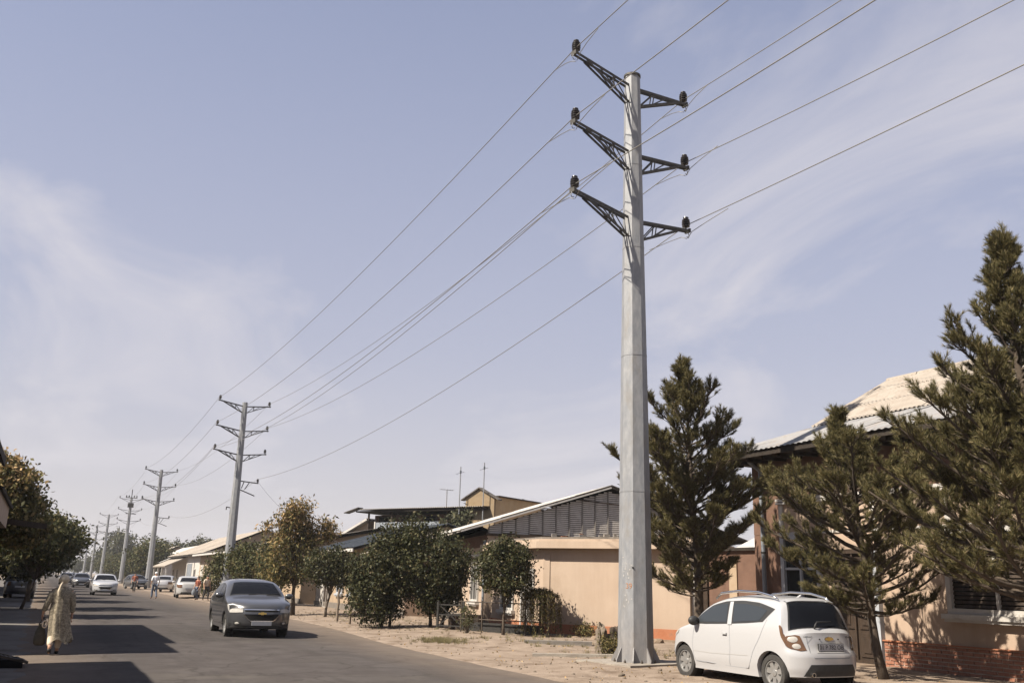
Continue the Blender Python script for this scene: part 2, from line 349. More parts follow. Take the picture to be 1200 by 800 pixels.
# ------------------------------------------------------------------ ground, road, shoulder
def road_edge(y):
    b = pl([(-40, 8.3), (14, 8.35), (21, 8.35), (33, 9.2), (40, 9.45), (80, 9.7), (120, 9.9), (900, 9.9)], y)
    return b + .10*noise.noise((y*.6, 3, 0)) + .05*noise.noise((y*2.3, 9, 0))
def setting():
    g = MB().add([(-2500, -900, 0), (2500, -900, 0), (2500, 4200, 0), (-2500, 4200, 0)], [(0, 1, 2, 3)]).build('ground', 'terrain'); tag(g, kind='structure')
    ys = [-40] + [-38+i*.5 for i in range(280)] + [102+i*20 for i in range(40)]
    rows = []
    for y in ys:
        l = -.25 + .18*noise.noise((y*.5, 1, 0)) + .06*noise.noise((y*2.1, 5, 0)); r = road_edge(y)
        rows.append([(lerp(l, r, t), y, .012 + .05*(1-(2*t-1)**2)) for t in (0, .02, .15, .35, .5, .65, .85, .98, 1)])
    rd = MB().grid(rows).build('road', 'asphalt', smooth=True); tag(rd, kind='structure')
    # earth verge on the right, uneven, a little of it spilling over the asphalt
    rows = []
    y = -6.
    while y < 150:
        e = road_edge(y); r = []
        for i in range(34):
            t = i/33; x = lerp(e-.16, 27, t**1.35); d = x-e
            h = .008 + .02*min(1, max(0, d+.16)/.16) + .07*min(1, max(0, d)/3.2)
            nz = noise.fractal((x*.55, y*.55, 0), 1, 2, 4)*.05 + noise.noise((x*2.4, y*2.4, 4))*.022
            h += nz*min(1, max(0, d)/.8)
            if 11 < x < 16 and y > 18: h += .05*max(0, noise.noise((x*.9, y*.9, 7)))
            r.append((x, y, max(h, .008 if d > .1 else .004) if d > -.1 else .004))
        rows.append(r); y += .28 if y < 48 else 1.4
    v = MB().grid(rows).build('verge', 'dirt', smooth=True); tag(v, kind='structure')
    rows = []
    y = -6.
    while y < 200:
        r = []
        for i in range(12):
            t = i/11; x = lerp(-9, .02 + .14*noise.noise((y*.7, 2, 0)), t); r.append((x, y, .022 + .018*noise.fractal((x*.9, y*.9, 2), 1, 2, 3) + (0 if t < 1 else -.012)))
        rows.append(r); y += .4 if y < 45 else 2
    sw = MB().grid(rows).build('sidewalk', 'sidewalk', smooth=True); tag(sw, kind='structure')
setting()
def verge_z(x, y):
    e = road_edge(y); d = x-e; h = .008+.02+.07*min(1, max(0, d)/3.2)
    h += (noise.fractal((x*.55, y*.55, 0), 1, 2, 4)*.05 + noise.noise((x*2.4, y*2.4, 4))*.022)*min(1, max(0, d)/.8)
    if 11 < x < 16 and y > 18: h += .05*max(0, noise.noise((x*.9, y*.9, 7)))
    return h

# ------------------------------------------------------------------ corrugated roofs
def corrugated(parent, p0, eu, ev, lu, lv, material, pitch=.15, amp=.025, su=1.1, sv=1.7, cut=None, name='roof_sheet', pieces=True, gapjit=.012):
    """Sheets over the parallelogram p0 + u*eu + v*ev; each sheet a piece of its own. cut(v) gives the u range there."""
    p0, eu, ev = V(p0), V(eu).normalized(), V(ev).normalized(); nrm = eu.cross(ev).normalized()
    if nrm.z < 0: nrm = -nrm
    nv = max(1, round(lv/sv)); sv = lv/nv; mbs = MB()
    for j in range(nv):
        v0, v1 = j*sv, (j+1)*sv + .06
        a0, a1 = cut(v0) if cut else (0, lu); b0, b1 = cut(min(v1, lv)) if cut else (0, lu)
        nu = max(1, round(max(a1-a0, b1-b0)/su))
        for i in range(nu):
            mb = MB() if pieces else mbs
            lift = random.uniform(0, gapjit) + .012*j; n = max(4, int(su/pitch*4)); rows = []
            skew = random.uniform(-.02, .02)
            for (vv, c0, c1) in ((v0, a0, a1), (min(v1, lv+.03), b0, b1)):
                row = []
                for k in range(n+1):
                    u = lerp(c0, c1, (i+k/n)/nu)
                    row.append(p0 + eu*u + ev*(vv+skew*(vv == v0)) + nrm*(lift + amp*math.cos(2*math.pi*u/pitch)))
                rows.append(row)
            if (rows[0][1]-rows[0][0]).cross(rows[1][0]-rows[0][0]).z < 0: rows = rows[::-1]
            mb.grid(rows)
            if pieces: mb.build(name, material, parent, smooth=True)
    if not pieces: mbs.build(name, material, parent, smooth=True)

# ------------------------------------------------------------------ power poles and lines
def insulator(parent, p, k=1.):
    mb = MB(); mtx = Matrix.Translation(p) @ Matrix.Diagonal((k*1.0, k*1.0, k*.78, 1))
    prof = [(.018, 0), (.018, .06), (.05, .065)]
    for i in range(4):
        z = .08+i*.068; r = (.098, .105, .105, .098)[i]; prof += [(.055, z), (r, z+.004), (r, z+.026), (.058, z+.05)]
    prof += [(.06, .36), (.072, .37), (.066, .40), (.04, .41)]
    return mb.lathe(prof, 14, mtx).build('insulator', 'porcelain', parent, sharp=40)
ARMS = (13.62, 11.84, 10.14)
ARM_DIR = V((1.86, .36, 0))
def arm_tip(base, z, s, d=ARM_DIR): return V(base) + d*s + V((0, 0, z))
def pole(label, base, detail=2, d=ARM_DIR, lower=False, h=13.68, crown=False):
    p = thing('power_pole', label, 'power pole', base, 0, 'steel power poles along the road')
    MB().lathe([(.385, 0.02), (.365, 1.2), (.30, 6.), (.24, 10), (.192, h), (.15, h+.02)], 8, None, R(-40)).build('shaft', 'galv', p)
    if detail > 1:
        for z in (3.55, 6.6, 9.2, 11.3):
            r = pl([(0, .385), (1.2, .365), (6, .30), (10, .24), (h, .192)], z)
            MB().lathe([(r+.001, z-.02), (r+.006, z-.02), (r+.006, z+.02), (r+.001, z+.02)], 8, None, R(-40)).build('seam', 'galv', p)
        MB().lathe([(.192, h+.005), (.21, h+.008), (.21, h+.055), (.17, h+.06)], 16).build('cap', 'arm_steel', p)
        MB().lathe([(.54, -.02), (.54, .022), (.36, .024)], 8, None, R(-40)).build('base_plate', 'galv', p)
        for k in range(8):
            a = R(-40+45*k); c, s = math.cos(a), math.sin(a); t = V((-s, c, 0))*.012
            i, o, u = V((c*.35, s*.35, .02)), V((c*.51, s*.51, .02)), V((c*.35, s*.35, .38))
            MB().add([i-t, o-t, o-t+V((0, 0, .05)), u-t, i+t, o+t, o+t+V((0, 0, .05)), u+t], [(0,1,2,3),(7,6,5,4),(0,4,5,1),(1,5,6,2),(2,6,7,3),(3,7,4,0)]).build('gusset', 'galv', p)
            a2 = R(-40+22.5+45*k); MB().lathe([(.028, .02), (.028, .06), (.012, .062), (.012, .09)], 6, Matrix.Translation((math.cos(a2)*.455, math.sin(a2)*.455, 0))).build('bolt', 'rust_metal', p)
    dn = d.normalized(); side = dn.cross(V((0, 0, 1)))
    for z in ARMS:
        for s in (-1, 1):
            tip = d*s + V((0, 0, z)); rad = pl([(6, .30), (10, .24), (h, .192)], z)
            up = dn*s*(rad-.05) + V((0, 0, z-.22)); lo = dn*s*(rad-.03) + V((0, 0, z-.68))
            mb = MB()
            for w in ((-.055, .055) if detail else (0,)):
                o = side*w
                mb.bar(up+o, tip+o, .022 if detail else .07, .060 if detail > 1 else .065); join = lerp(up, tip, .78)
                mb.bar(lo+o, lerp(up, tip, .80)+o-V((0, 0, .03)), .022 if detail else .06, .055 if detail > 1 else .05)
                if detail:
                    for a, b in ((.24, .30), (.30, .24)):
                        pass
                    q1 = lerp(up, tip, .32); q2 = lerp(lo, join, .36); q0 = lerp(lo, join, .04)
                    mb.bar(q0+o, q1+o, .014, .026); mb.bar(q1+o, q2+o, .014, .026); mb.bar(q2+o, lerp(up, tip, .58)+o, .014, .026)
            if detail: mb.bar(up-V((0, 0, .02)), lo+V((0, 0, -.02)), .16, .03, up=dn); mb.bar(tip-side*.085, tip+side*.085, .05, .10)
            am = mb.build('crossarm', 'arm_steel', p)
            insulator(am, tip + V((0, 0, .035)) - dn*s*.06, 1.0)
            if detail > 1:
                hk = tip + V((0, 0, -.05)) + dn*s*.02
                MB().tube([hk, hk+dn*s*.03+V((0, 0, -.08)), hk+V((0, 0, -.13))-dn*s*.01, hk-dn*s*.06+V((0, 0, -.10))], .011, 6).build('hook', 'galv', am)
    if lower:
        t = V((1.55, .4, 8.05)); mb = MB().bar(dn*.26+V((0, 0, 8.1)), t, .07); mb.bar(dn*.26+V((0, 0, 7.5)), V((1.35, .35, 7.15)), .06)
        mb.bar(dn*.6+V((0, 0, 7.55)), dn*.9+V((0, 0, 8.05)), .05).bar(dn*.36+V((0, 0, 7.6)), dn*.5+V((0, 0, 8.05)), .05)
        br = mb.build('bracket', 'arm_steel', p); insulator(br, t+V((-.05, 0, .03)), .9)
        MB().bar(V((-.27, 0, 6.2)), V((-.55, -.05, 6.25)), .06).bar(V((-.55, -.05, 6.25)), V((-.55, -.05, 6.05)), .06).build('hook', 'arm_steel', p)
    if crown:
        mb = MB().bar((-.9, 0, h+.1), (.9, 0, h+.1), .12).bar((0, 0, h-.3), (0, 0, h+1.5), .12).bar((-.6, .2, 11.2), (1.0, .2, 11.2), .12)
        mb.box((-.45, -.25, 12.2), (.45, .3, 12.9)); mb.build('switchgear', 'arm_steel', p)
        for x in (-.8, -.4, .4, .8): insulator(p, V((x, 0, h+.14)), 1.1)
    return p
PX, PYS = 11.40, (17.1, 67.2, 118, 167, 217, 268, 320, 372)
POLE_LABELS = ['tall grey octagonal steel pole with riveted flange base standing beside the white hatchback',
 'steel power pole rising behind the dark grey sedan, with a bracket below its arms',
 'steel power pole standing next to the man in the white shirt and cap',
 'power pole crowded with switchgear and a short mast above its top arms',
 'plain distant power pole directly beyond the pole crowded with switchgear',
 'far power pole over the roofs of the distant traffic', 'farther power pole over the roofs of the distant traffic', 'farthest thin power pole where the road vanishes']
for i, y in enumerate(PYS):
    pole(POLE_LABELS[i], (PX + (0, .05, -.2, .3, -.2, 0, .1, 0)[i], y, verge_z(PX, y) if i == 0 else .05), 2 if i == 0 else (1 if i < 3 else 0), lower=i in (1, 2), crown=(i == 3))
def catenary(a, b, sag, n=26): return [lerp(a, b, i/n) - V((0, 0, 4*sag*(i/n)*(1-i/n))) for i in range(n+1)]
def lines():
    names = {0: 'topmost', 1: 'middle', 2: 'lowest'}
    bases = [V((PX, -33, 0))] + [V((PX, y, 0)) for y in PYS]
    for li, z in enumerate(ARMS):
        for s in (-1, 1):
            pts = []; prev = None
            sg = (.75, .85, .95)[li] + (.1 if s > 0 else 0); near = ((.45, .95), (.75, 1.4), (.95, .60))[li][s > 0]
            for bi, b in enumerate(bases):
                t = arm_tip(b, z, s) + V((-.04*s, 0, .24))
                if li == 2 and s > 0 and bi in (2, 3): t = b + V((1.5, .4, 8.38))
                if prev is not None: pts += catenary(prev, t, near if not pts else sg)[(1 if pts else 0):]
                prev = t
            w = MB().tube(pts, .0115, 5)
            for yb in (PYS[0],):                                 # short tie tails at the near pole
                t = arm_tip((PX, yb, 0), z, s) + V((-.04*s, 0, .24)); dz = 4*sg/50
                for dr in (-1, 1):
                    q = t + V((0, dr*(1.0+.3*li), -dz*(1.0+.3*li)))
                    w.tube([q, lerp(q, t, .5)+V((0, 0, -.12)), t+V((0, dr*.22, -.24)), t+V((.02, dr*.02, -.34))], .009, 5)
            o = w.build('power_line', 'cable', smooth=True)
            tag(o, '%s bare conductor strung along the %s side of the steel poles' % (names[li], 'road' if s < 0 else 'house'), 'wire', 'conductors strung between the steel poles')
    a, b = V((PX+1.5, 67.6, 8.3)), V((15.0, 52, 3.6))
    tag(MB().tube(catenary(a, b, .7), .009, 5).build('service_wire', 'cable_dark'), 'thin service wire dropping from the pole bracket to the dark blue roof', 'wire')
    # one more conductor under the lowest arm on the road side
    pts = []
    for k in range(2):
        a = arm_tip((PX, (17.1, 67.2)[k], 0), 10.24, -1)
        b = arm_tip((PX, (67.2, 118)[k], 0), 10.24, -1); pts += catenary(a, b, 1.15)[(1 if pts else 0):]
    tag(MB().tube(pts, .010, 5).build('power_line', 'cable', smooth=True), 'extra slack conductor running just under the lowest road side one', 'wire', 'conductors strung between the steel poles')
lines()
def pole_marks():
    p = [o for o in bpy.data.objects if o.name == 'power_pole'][0]
    r = .375; a = R(-40-90+22.5-45)                              # the lit face towards the camera
    nrm = V((math.cos(a), math.sin(a), 0))
    def on(z, du): 
        ap = pl([(0, .385), (1.2, .365), (6, .30)], z)*math.cos(R(22.5))
        return nrm*(ap+.004) + V((-nrm.y, nrm.x, 0))*du + V((0, 0, z))
    rot = (R(90), 0, a+R(90))
    text('paint_number', '39', .16, 'orange_paint', p, on(1.55, .03), rot)
    mb = MB()
    tdir = V((-nrm.y, nrm.x, 0))
    for k in range(22):
        z = random.uniform(1.7, 2.15) if k < 15 else random.uniform(1.1, 1.4); u = random.uniform(-.12, .1); c = on(z, u); w, h = random.uniform(.008, .02), random.uniform(.006, .022)
        mb.slab([c-tdir*w-V((0, 0, h)), c+tdir*w-V((0, 0, h)), c+tdir*w+V((0, 0, h)), c-tdir*w+V((0, 0, h))], .002)
    mb.build('paint_daub', 'white_mark', p)
    MB().lathe([(.02, 0), (.02, .012)], 8, Matrix.Translation(on(1.93, .13)) @ nrm.to_track_quat('Z', 'Y').to_matrix().to_4x4()).build('hole', 'dark_void', p)
pole_marks()

# ------------------------------------------------------------------ buildings
def opening(parent, p, eu, nrm, w, h, frame='white_trim', glass='window_glass', fw=.08, nx=2, ny=1, sill=True, proud=.07, name='window', bars=False):
    """A framed opening on a wall: p is its lower corner, eu runs along the wall, nrm points outwards."""
    p, eu, nrm = V(p), V(eu), V(nrm); up = V((0, 0, 1))
    def bx(mb, u0, u1, z0, z1, d0, d1):
        vs = [p + eu*u + up*z + nrm*d for d in (d0, d1) for u, z in ((u0, z0), (u1, z0), (u1, z1), (u0, z1))]
        fs = [(0,1,2,3),(7,6,5,4),(0,4,5,1),(1,5,6,2),(2,6,7,3),(3,7,4,0)]
        if eu.cross(up).dot(nrm) > 0: fs = [f[::-1] for f in fs]
        mb.add(vs, fs)
    f = MB()
    bx(f, 0, fw, 0, h, -.03, proud); bx(f, w-fw, w, 0, h, -.03, proud); bx(f, fw, w-fw, h-fw, h, -.03, proud-.002); bx(f, fw, w-fw, 0, fw, -.03, proud-.002)
    t = fw*.5
    for i in range(1, nx): bx(f, w*i/nx-t/2, w*i/nx+t/2, fw, h-fw, -.03, proud-.02)
    for j in range(1, ny): bx(f, fw, w-fw, h*j/ny-t/2, h*j/ny+t/2, -.03, proud-.024)
    fo = f.build(name, frame, parent)
    for i in range(nx):
        g = MB(); bx(g, max(fw, w*i/nx), min(w-fw, w*(i+1)/nx), fw, h-fw, -.03, .018+.002*i); g.build('pane', glass, fo)
    if sill:
        s = MB(); bx(s, -.10, w+.10, -.10, -.002, -.03, proud+.09); bx(s, -.06, w+.06, -.16, -.10, -.03, proud+.045); s.build('sill', frame, fo)
    if bars:
        n = int(h/.085)
        for k in range(n):
            s = MB(); z = fw+.02+k*.085
            vs = [p+eu*u+up*zz+nrm*d for (zz, d) in ((z, .05), (z+.055, .028)) for u in (fw, w-fw)]
            s.slab([vs[0], vs[1], vs[3], vs[2]], .008); s.build('louvre', 'dark_wood', fo)
    return fo
X, Y, Zv = V((1, 0, 0)), V((0, 1, 0)), V((0, 0, 1))

def gable_roof(t, L, D, hw, rise, over, material, pieces=False, pitch=.15, fascia='soffit', ends=.35, su=1.1, sv=1.6):
    """Ridge along the local x axis, eaves at y=-over and y=D+over."""
    sl = rise/(D/2); ez = hw-over*sl; run = D/2+over; lv = math.hypot(run, sl*run)
    corrugated(t, (-ends, -over, ez+.05), X, V((0, 1, sl)), L+2*ends, lv, material, pitch, pieces=pieces, name='roof_sheet' if pieces else 'roof_slope', su=su, sv=sv)
    corrugated(t, (-ends, D+over, ez+.05), X, V((0, -1, sl)), L+2*ends, lv, material, pitch, pieces=False, name='roof_slope')
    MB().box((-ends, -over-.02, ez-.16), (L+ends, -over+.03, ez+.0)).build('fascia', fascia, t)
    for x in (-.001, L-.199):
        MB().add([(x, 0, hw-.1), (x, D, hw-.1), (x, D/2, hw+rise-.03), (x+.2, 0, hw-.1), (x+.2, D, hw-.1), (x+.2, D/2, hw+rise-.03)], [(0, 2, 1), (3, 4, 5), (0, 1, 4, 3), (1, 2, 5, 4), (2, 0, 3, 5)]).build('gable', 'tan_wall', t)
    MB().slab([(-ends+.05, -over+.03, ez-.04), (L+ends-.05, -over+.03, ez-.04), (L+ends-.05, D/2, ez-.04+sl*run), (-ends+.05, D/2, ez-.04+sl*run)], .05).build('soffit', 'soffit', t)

def street_house(label, loc, L, D, hw, rise, wall, roof, openings=(), plinth=('grey_plinth', .4), over=.5, rz=R(-90), name='house', pieces=False, fascia='soffit', group=None):
    t = thing(name, label, 'house', loc, rz, group)
    w = MB().box((0, 0, -.05), (L, D, hw)).build('wall', wall, t)
    if plinth: MB().box((-.02, -.05, -.06), (L+.02, 0.02, plinth[1])).build('plinth', plinth[0], t)
    gable_roof(t, L, D, hw, rise, over, roof, pieces, fascia=fascia)
    for (x, z, ww, h, kind) in openings:
        if kind == 'w': opening(t, (x, 0, z), X, -Y, ww, h)
        elif kind == 'b': opening(t, (x, 0, z), X, -Y, ww, h, frame='pale_blue_paint')
        elif kind == 'd': opening(t, (x, 0, z), X, -Y, ww, h, frame='white_trim', glass='dark_wood', name='door', sill=False, nx=2)
        elif kind == 'g': opening(t, (x, 0, z), X, -Y, ww, h, frame='pale_blue_paint', glass='blue_grey', name='gate', sill=False, nx=4)
        elif kind == 'p': MB().box((x, -.04, z), (x+ww, .02, z+h)).build('panel', 'white_wall', t)
    return t

def house_a():
    t = thing('brick_house', 'pink stuccoed house with brick base and steep tan slate roof behind the pines', 'house', (16.95, 19.7, 0), R(-90))
    L, D, H = 13., 9., 5.0
    MB().box((0, 0, -.05), (L, D, H)).build('wall', 'pink_stucco', t)
    # shade of the eave and pines coloured in as darker brown bands
    MB().box((-.004, -.012, -.04), (2.35, .03, 3.05)).build('brown_band', 'brown_stucco', t)
    MB().box((-.006, -.014, 3.92), (L-.01, .03, 4.96)).build('brown_band', 'brown_stucco', t)
    MB().box((-.01, -.012, 3.06), (1.0, .03, 3.915)).build('brown_band', 'brown_stucco', t)
    for z, hh in ((3.80, .05), (3.87, .07), (3.03, .06)):
        MB().box((.95, -.03-(z-3.0)*.09, z), (L, .02, z+hh)).build('cornice', 'white_trim', t)
    for x in (.98, 2.35, 4.0, 6.0, 8.0): MB().box((x, -.03, 3.10), (x+.14, .02, 3.79)).build('pilaster', 'white_trim', t)
    MB().tube([(.45, -.12, .1), (.45, -.12, 4.7), (.45, -.5, 4.95)], .055, 10).build('downpipe', 'blue_grey', t, sharp=40)
    for z in (1.2, 2.6, 4.0): MB().tube([(.45, -.12, z-.02), (.45, -.12, z+.02)], .068, 10).build('pipe_clamp', 'iron', t)
    opening(t, (1.05, 0, 1.35), X, -Y, 1.35, 1.68, frame='pale_blue_paint', nx=2, ny=2, fw=.12, proud=.10)
    # carved double door with its pale frame
    MB().box((4.06, -.13, .05), (4.17, .02, 2.7)).build('door_jamb', 'pale_blue_paint', t)
    d = opening(t, (2.75, 0, .08), X, -Y, 1.30, 2.55, frame='dark_wood', glass='dark_wood', name='door', sill=False, nx=2, fw=.10, proud=.10)
    for i in range(2):
        for z, h in ((.25, .45), (.85, .7), (1.7, .6)):
            MB().box((2.92+i*.57, -.045, z), (3.34+i*.57, .0, z+h)).build('door_panel', 'dark_wood', d)
            MB().box((3.02+i*.57, -.065, z+.09), (3.24+i*.57, -.04, z+h-.09)).build('door_panel', 'dark_wood', d)
    # the shuttered window on the right with its heavy white sill
    opening(t, (5.95, 0, 1.28), X, -Y, 2.3, 1.72, frame='white_trim', glass='dark_void', nx=2, fw=.11, proud=.12, bars=True)
    # brick base: each brick on a mortar bed
    pb = MB().box((4.18, -.050, -.05), (9.75, .02, .635)).build('brick_base', 'mortar', t)
    MB().box((4.16, -.10, .636), (9.75, .02, .660)).build('ledge', 'red_plinth', t)
    bm = [MB().box((0, -.013-.004*k, 0), (.228, .012, .058)).mesh('brick') for k in range(3)]
    hm = MB().box((0, -.014, 0), (.104, .012, .058)).mesh('brick')
    for m in bm+[hm]: m.materials.append(M['brick'])
    for c in range(8):
        x = 4.19
        z = .012 + c*.0785
        if c % 2: link('brick', hm, None, pb, (x, -.052, z)); x += .124
        while x < 9.5:
            o = link('brick', random.choice(bm), None, pb, (x+random.uniform(-.003, .003), -.052, z+random.uniform(-.003, .003))); x += .249
    # step of the door
    MB().box((2.5, -.75, -.02), (4.1, .0, .12)).build('door_step', 'rubble', t)
    # eave: dark soffit, tin skirt, slate roof with its ridge along the road
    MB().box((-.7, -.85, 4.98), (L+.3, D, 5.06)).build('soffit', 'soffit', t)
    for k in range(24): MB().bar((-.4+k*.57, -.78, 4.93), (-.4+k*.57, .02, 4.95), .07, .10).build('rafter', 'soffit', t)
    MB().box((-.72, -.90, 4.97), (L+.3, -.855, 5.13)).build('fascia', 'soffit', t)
    s1 = V((0, 1.5, .65)); l1 = s1.length
    corrugated(t, (-.8, -.95, 5.12), X, s1, L+1.1, l1, 'tin', .19, .014, su=.95, sv=l1, cut=lambda v: (2.6*v/l1, L+1.1), name='tin_sheet', gapjit=.02)
    s2 = V((2.6, 2.9, .65*1.0))
    MB().slab([(-.8, -.95, 5.10), (1.8, .55, 5.76), (1.8, D, 5.76), (-.8, D, 5.10)][::-1], .03).build('side_slope', 'tin', t)
    s3 = V((0, 2.95, 1.58)); l3 = s3.length
    corrugated(t, (1.75, .53, 5.80), X, s3, L-1.6, l3, 'slate_tan', .13, .022, su=1.15, sv=1.15, name='slate_sheet', gapjit=.015)
    MB().slab([(1.8, .55, 5.74), (L, .55, 5.74), (L, 3.48, 7.33), (1.8, 3.48, 7.33)], .05).build('roof_deck', 'soffit', t)
    MB().slab([(1.8, 3.52, 7.34), (L, 3.52, 7.34), (L, D, 4.6), (1.8, D, 4.6)], .05).build('back_slope', 'slate_tan', t)
    MB().add([(1.85, .6, 5.72), (1.85, 3.5, 7.28), (1.85, D, 5.0), (1.95, .6, 5.72), (1.95, 3.5, 7.28), (1.95, D, 5.0)], [(0, 1, 2), (5, 4, 3), (0, 3, 4, 1), (1, 4, 5, 2), (2, 5, 3, 0)]).build('gable', 'tan_wall', t)
    for k in range(11): MB().tube([(1.7+k*1.05, 3.5, 7.40), (2.72+k*1.05, 3.5, 7.40)], .075, 8).build('ridge_cap', 'slate_tan', t)
    return t
house_a()

def yard_wall():
    t = thing('yard_wall', 'brown yard wall with white gate post between the two nearest houses', 'wall', (18.0, 23.45, 0), R(-82))
    MB().box((.35, 0, -.05), (3.9, .3, 2.75)).build('wall', 'brown_stucco', t)
    MB().box((.3, -.10, 2.75), (3.95, .4, 2.84)).build('coping', 'soffit', t)
    MB().box((-.35, -.12, -.05), (.03, .3, 2.7)).build('gate_post', 'white_wall', t)
    MB().box((.05, -.06, -.05), (.33, .25, 2.7)).build('gate_leaf', 'dark_wood', t)
    MB().box((-.25, -.135, .3), (-.22, -.10, 2.5)).build('batten', 'white_trim', t)
    MB().box((1.2, -.05, .3), (1.5, -.0, 2.4)).build('panel', 'tan_wall', t)
    s = thing('shed_roof', 'pale sheet shed roof showing over the brown yard wall', 'shed', (20.6, 25.2, 0), R(-60))
    MB().box((.1, .1, 0), (3.2, 3, 2.9)).build('wall', 'tan_wall', s)
    MB().slab([(0, 0, 2.92), (3.4, 0, 2.98), (3.4, 3, 3.6), (0, 3, 3.6)], .06).build('roof', 'roof_white', s)
yard_wall()

def house_b():
    t = thing('corner_house', 'cream rendered corner house with slatted attic gable and red painted base', 'house', (14.75, 32.0, 0), R(-11))
    W, D = 9.8, 8.5; rt = t.matrix_basis; t_inv = (Matrix.Translation((14.75, 32.0, 0)) @ Matrix.Rotation(R(-11), 4, 'Z')).inverted()
    def lp(x, y): q = t_inv @ V((x, y, 0)); return (q.x, q.y)
    MB().box((0, 0, -.05), (W, D, 3.40)).build('wall', 'cream', t)
    # flat roofed front with the angled wall
    foot = [(14.8, 27.6), (17.7, 23.6), (21.3, 26.2), (20.9, 30.6), (14.9, 31.8)]
    MB().prism([lp(*p) for p in foot], -.05, 2.80).build('wall', 'cream', t)
    def off(poly, d):
        c = V((sum(p[0] for p in poly)/len(poly), sum(p[1] for p in poly)/len(poly))); out = []
        n = len(poly)
        for i in range(n):
            p0, p1, p2 = V(poly[i-1]), V(poly[i]), V(poly[(i+1) % n]); a = (p1-p0).normalized(); b = (p2-p1).normalized()
            na, nb = V((a.y, -a.x)), V((b.y, -b.x)); na = na if na.dot(p1-c) > 0 else -na; nb = nb if nb.dot(p1-c) > 0 else -nb
            m = (na+nb); m = m/(m.length**2/2); out.append(tuple(p1+m*d))
        return out
    MB().prism([lp(*p) for p in off(foot, .34)], 2.80, 3.02).build('cornice', 'cream', t)
    MB().prism([lp(*p) for p in off(foot, .22)], 3.02, 3.10).build('cornice', 'cream', t)
    MB().prism([lp(*p) for p in off(foot, .10)], 3.10, 3.17).build('flat_roof', 'grey_plinth', t)
    for k in range(16):                                          # ragged loose things along the parapet
        u = random.uniform(.05, .95); a = V(foot[0]).lerp(V(foot[1]), u) + V((.2, .15)); q = lp(*a); s = random.uniform(.04, .12)
        MB().box((q[0]-s, q[1]-s*.5, 3.17), (q[0]+s, q[1]+s*.5, 3.17+random.uniform(.04, .12))).build('loose_brick', random.choice(['brick', 'grey_wood', 'concrete']), t)
    MB().prism([lp(*p) for p in off(foot, .045)], -.05, .43).build('plinth', 'red_plinth', t)
    MB().prism([lp(*p) for p in off(foot, .10)], -.05, .13).build('rubble_footing', 'rubble', t)
    # pilaster and end strip of the angled wall
    e = (V(foot[1])-V(foot[0])).normalized(); nn = V((e.y, -e.x)); nn = nn if nn.x < 0 else -nn
    eu = t_inv.to_3x3() @ V((e.x, e.y, 0)); nr = t_inv.to_3x3() @ V((nn.x, nn.y, 0))
    q = lp(*foot[0])
    MB().bar(V((q[0], q[1], .38))+eu*.12+nr*.02, V((q[0], q[1], 2.6))+eu*.12+nr*.0, .045, .24, up=eu).build('pilaster', 'cream', t)
    # road side openings of the front part, then of the house
    e2 = (V(foot[0])-V(foot[4])).normalized(); n2 = V((-1, 0)); eu2 = t_inv.to_3x3() @ V((e2.x, e2.y, 0)); nr2 = t_inv.to_3x3() @ V((e2.y, -e2.x, 0))
    if nr2.x > 0: nr2 = -nr2
    for d0, w0, z0, h0 in ((.9, 1.1, .75, 1.45), (2.6, 1.0, .05, 2.1)):
        q2 = lp(*(V(foot[4]) + e2*d0)); opening(t, (q2[0], q2[1], z0), eu2, nr2, w0, h0, sill=z0 > .2, name='window' if z0 > .2 else 'door', glass='window_glass' if z0 > .2 else 'grey_wood')
    opening(t, (0, 2.3, .95), -Y, -X, 1.25, 1.5, nx=3); opening(t, (0, 5.2, .95), -Y, -X, 1.25, 1.5, nx=3)
    MB().box((-.03, .1, 2.62), (.02, D-.05, 2.72)).build('frieze', 'white_trim', t); MB().box((-.02, .05, 2.95), (.02, D-.03, 3.38)).build('brown_band', 'brown_stucco', t)
    MB().box((-.06, -.01, -.05), (.02, D, .42)).build('plinth', 'grey_plinth', t)
    MB().tube([(-.08, .06, .1), (-.08, .06, 3.2)], .05, 8).build('downpipe', 'blue_grey', t)
    # attic gable: lath panels between posts
    pk, zb, zr = 4.9, 3.46, 5.36; sl = (zr-3.60)/(pk+.6)
    roofz = lambda x: zr - sl*abs(x-pk)
    aw = [(.1, 3.35), (W-.1, 3.35), (W-.1, roofz(W-.1)-.10), (pk, zr-.10), (.1, roofz(.1)-.10)]
    MB().add([(x, .12, z) for x, z in aw] + [(x, .2, z) for x, z in aw], [(0,1,2,3,4), (9,8,7,6,5)] + [(i, 5+i, 5+(i+1) % 5, (i+1) % 5) for i in range(5)]).build('attic_shade_backing', 'dark_wood', t)  # dark sheet standing in for the attic's shade between the laths
    MB().box((-.05, -.10, 3.36), (W, .1, 3.45)).build('sill_beam', 'dark_wood', t)
    n = 10
    xs = [.05 + i*.53 for i in range(n+1)] + [5.9, 6.4, 6.95, 7.5, 8.05]
    for i in range(len(xs)-1):
        if 9 < i < 11: continue
        x0, x1 = xs[i]+.03, xs[i+1]-.03; mb = MB(); z = zb+.03*(i % 2)
        while z < min(roofz(x0), roofz(x1))-.12:
            j = random.uniform(-.006, .006); mb.box((x0, .02+j, z), (x1, .045+j, z+.052)); z += .074
        # short tops under the slope
        while z < max(roofz(x0), roofz(x1))-.10:
            f = (z+.12-min(roofz(x0), roofz(x1)))/max(.001, abs(roofz(x1)-roofz(x0)))
            if roofz(x1) > roofz(x0): a, b = lerp(x0, x1, min(1, f)), x1
            else: a, b = x0, lerp(x1, x0, min(1, f))
            if b-a > .04: mb.box((a, .02, z), (b, .045, z+.052))
            z += .074
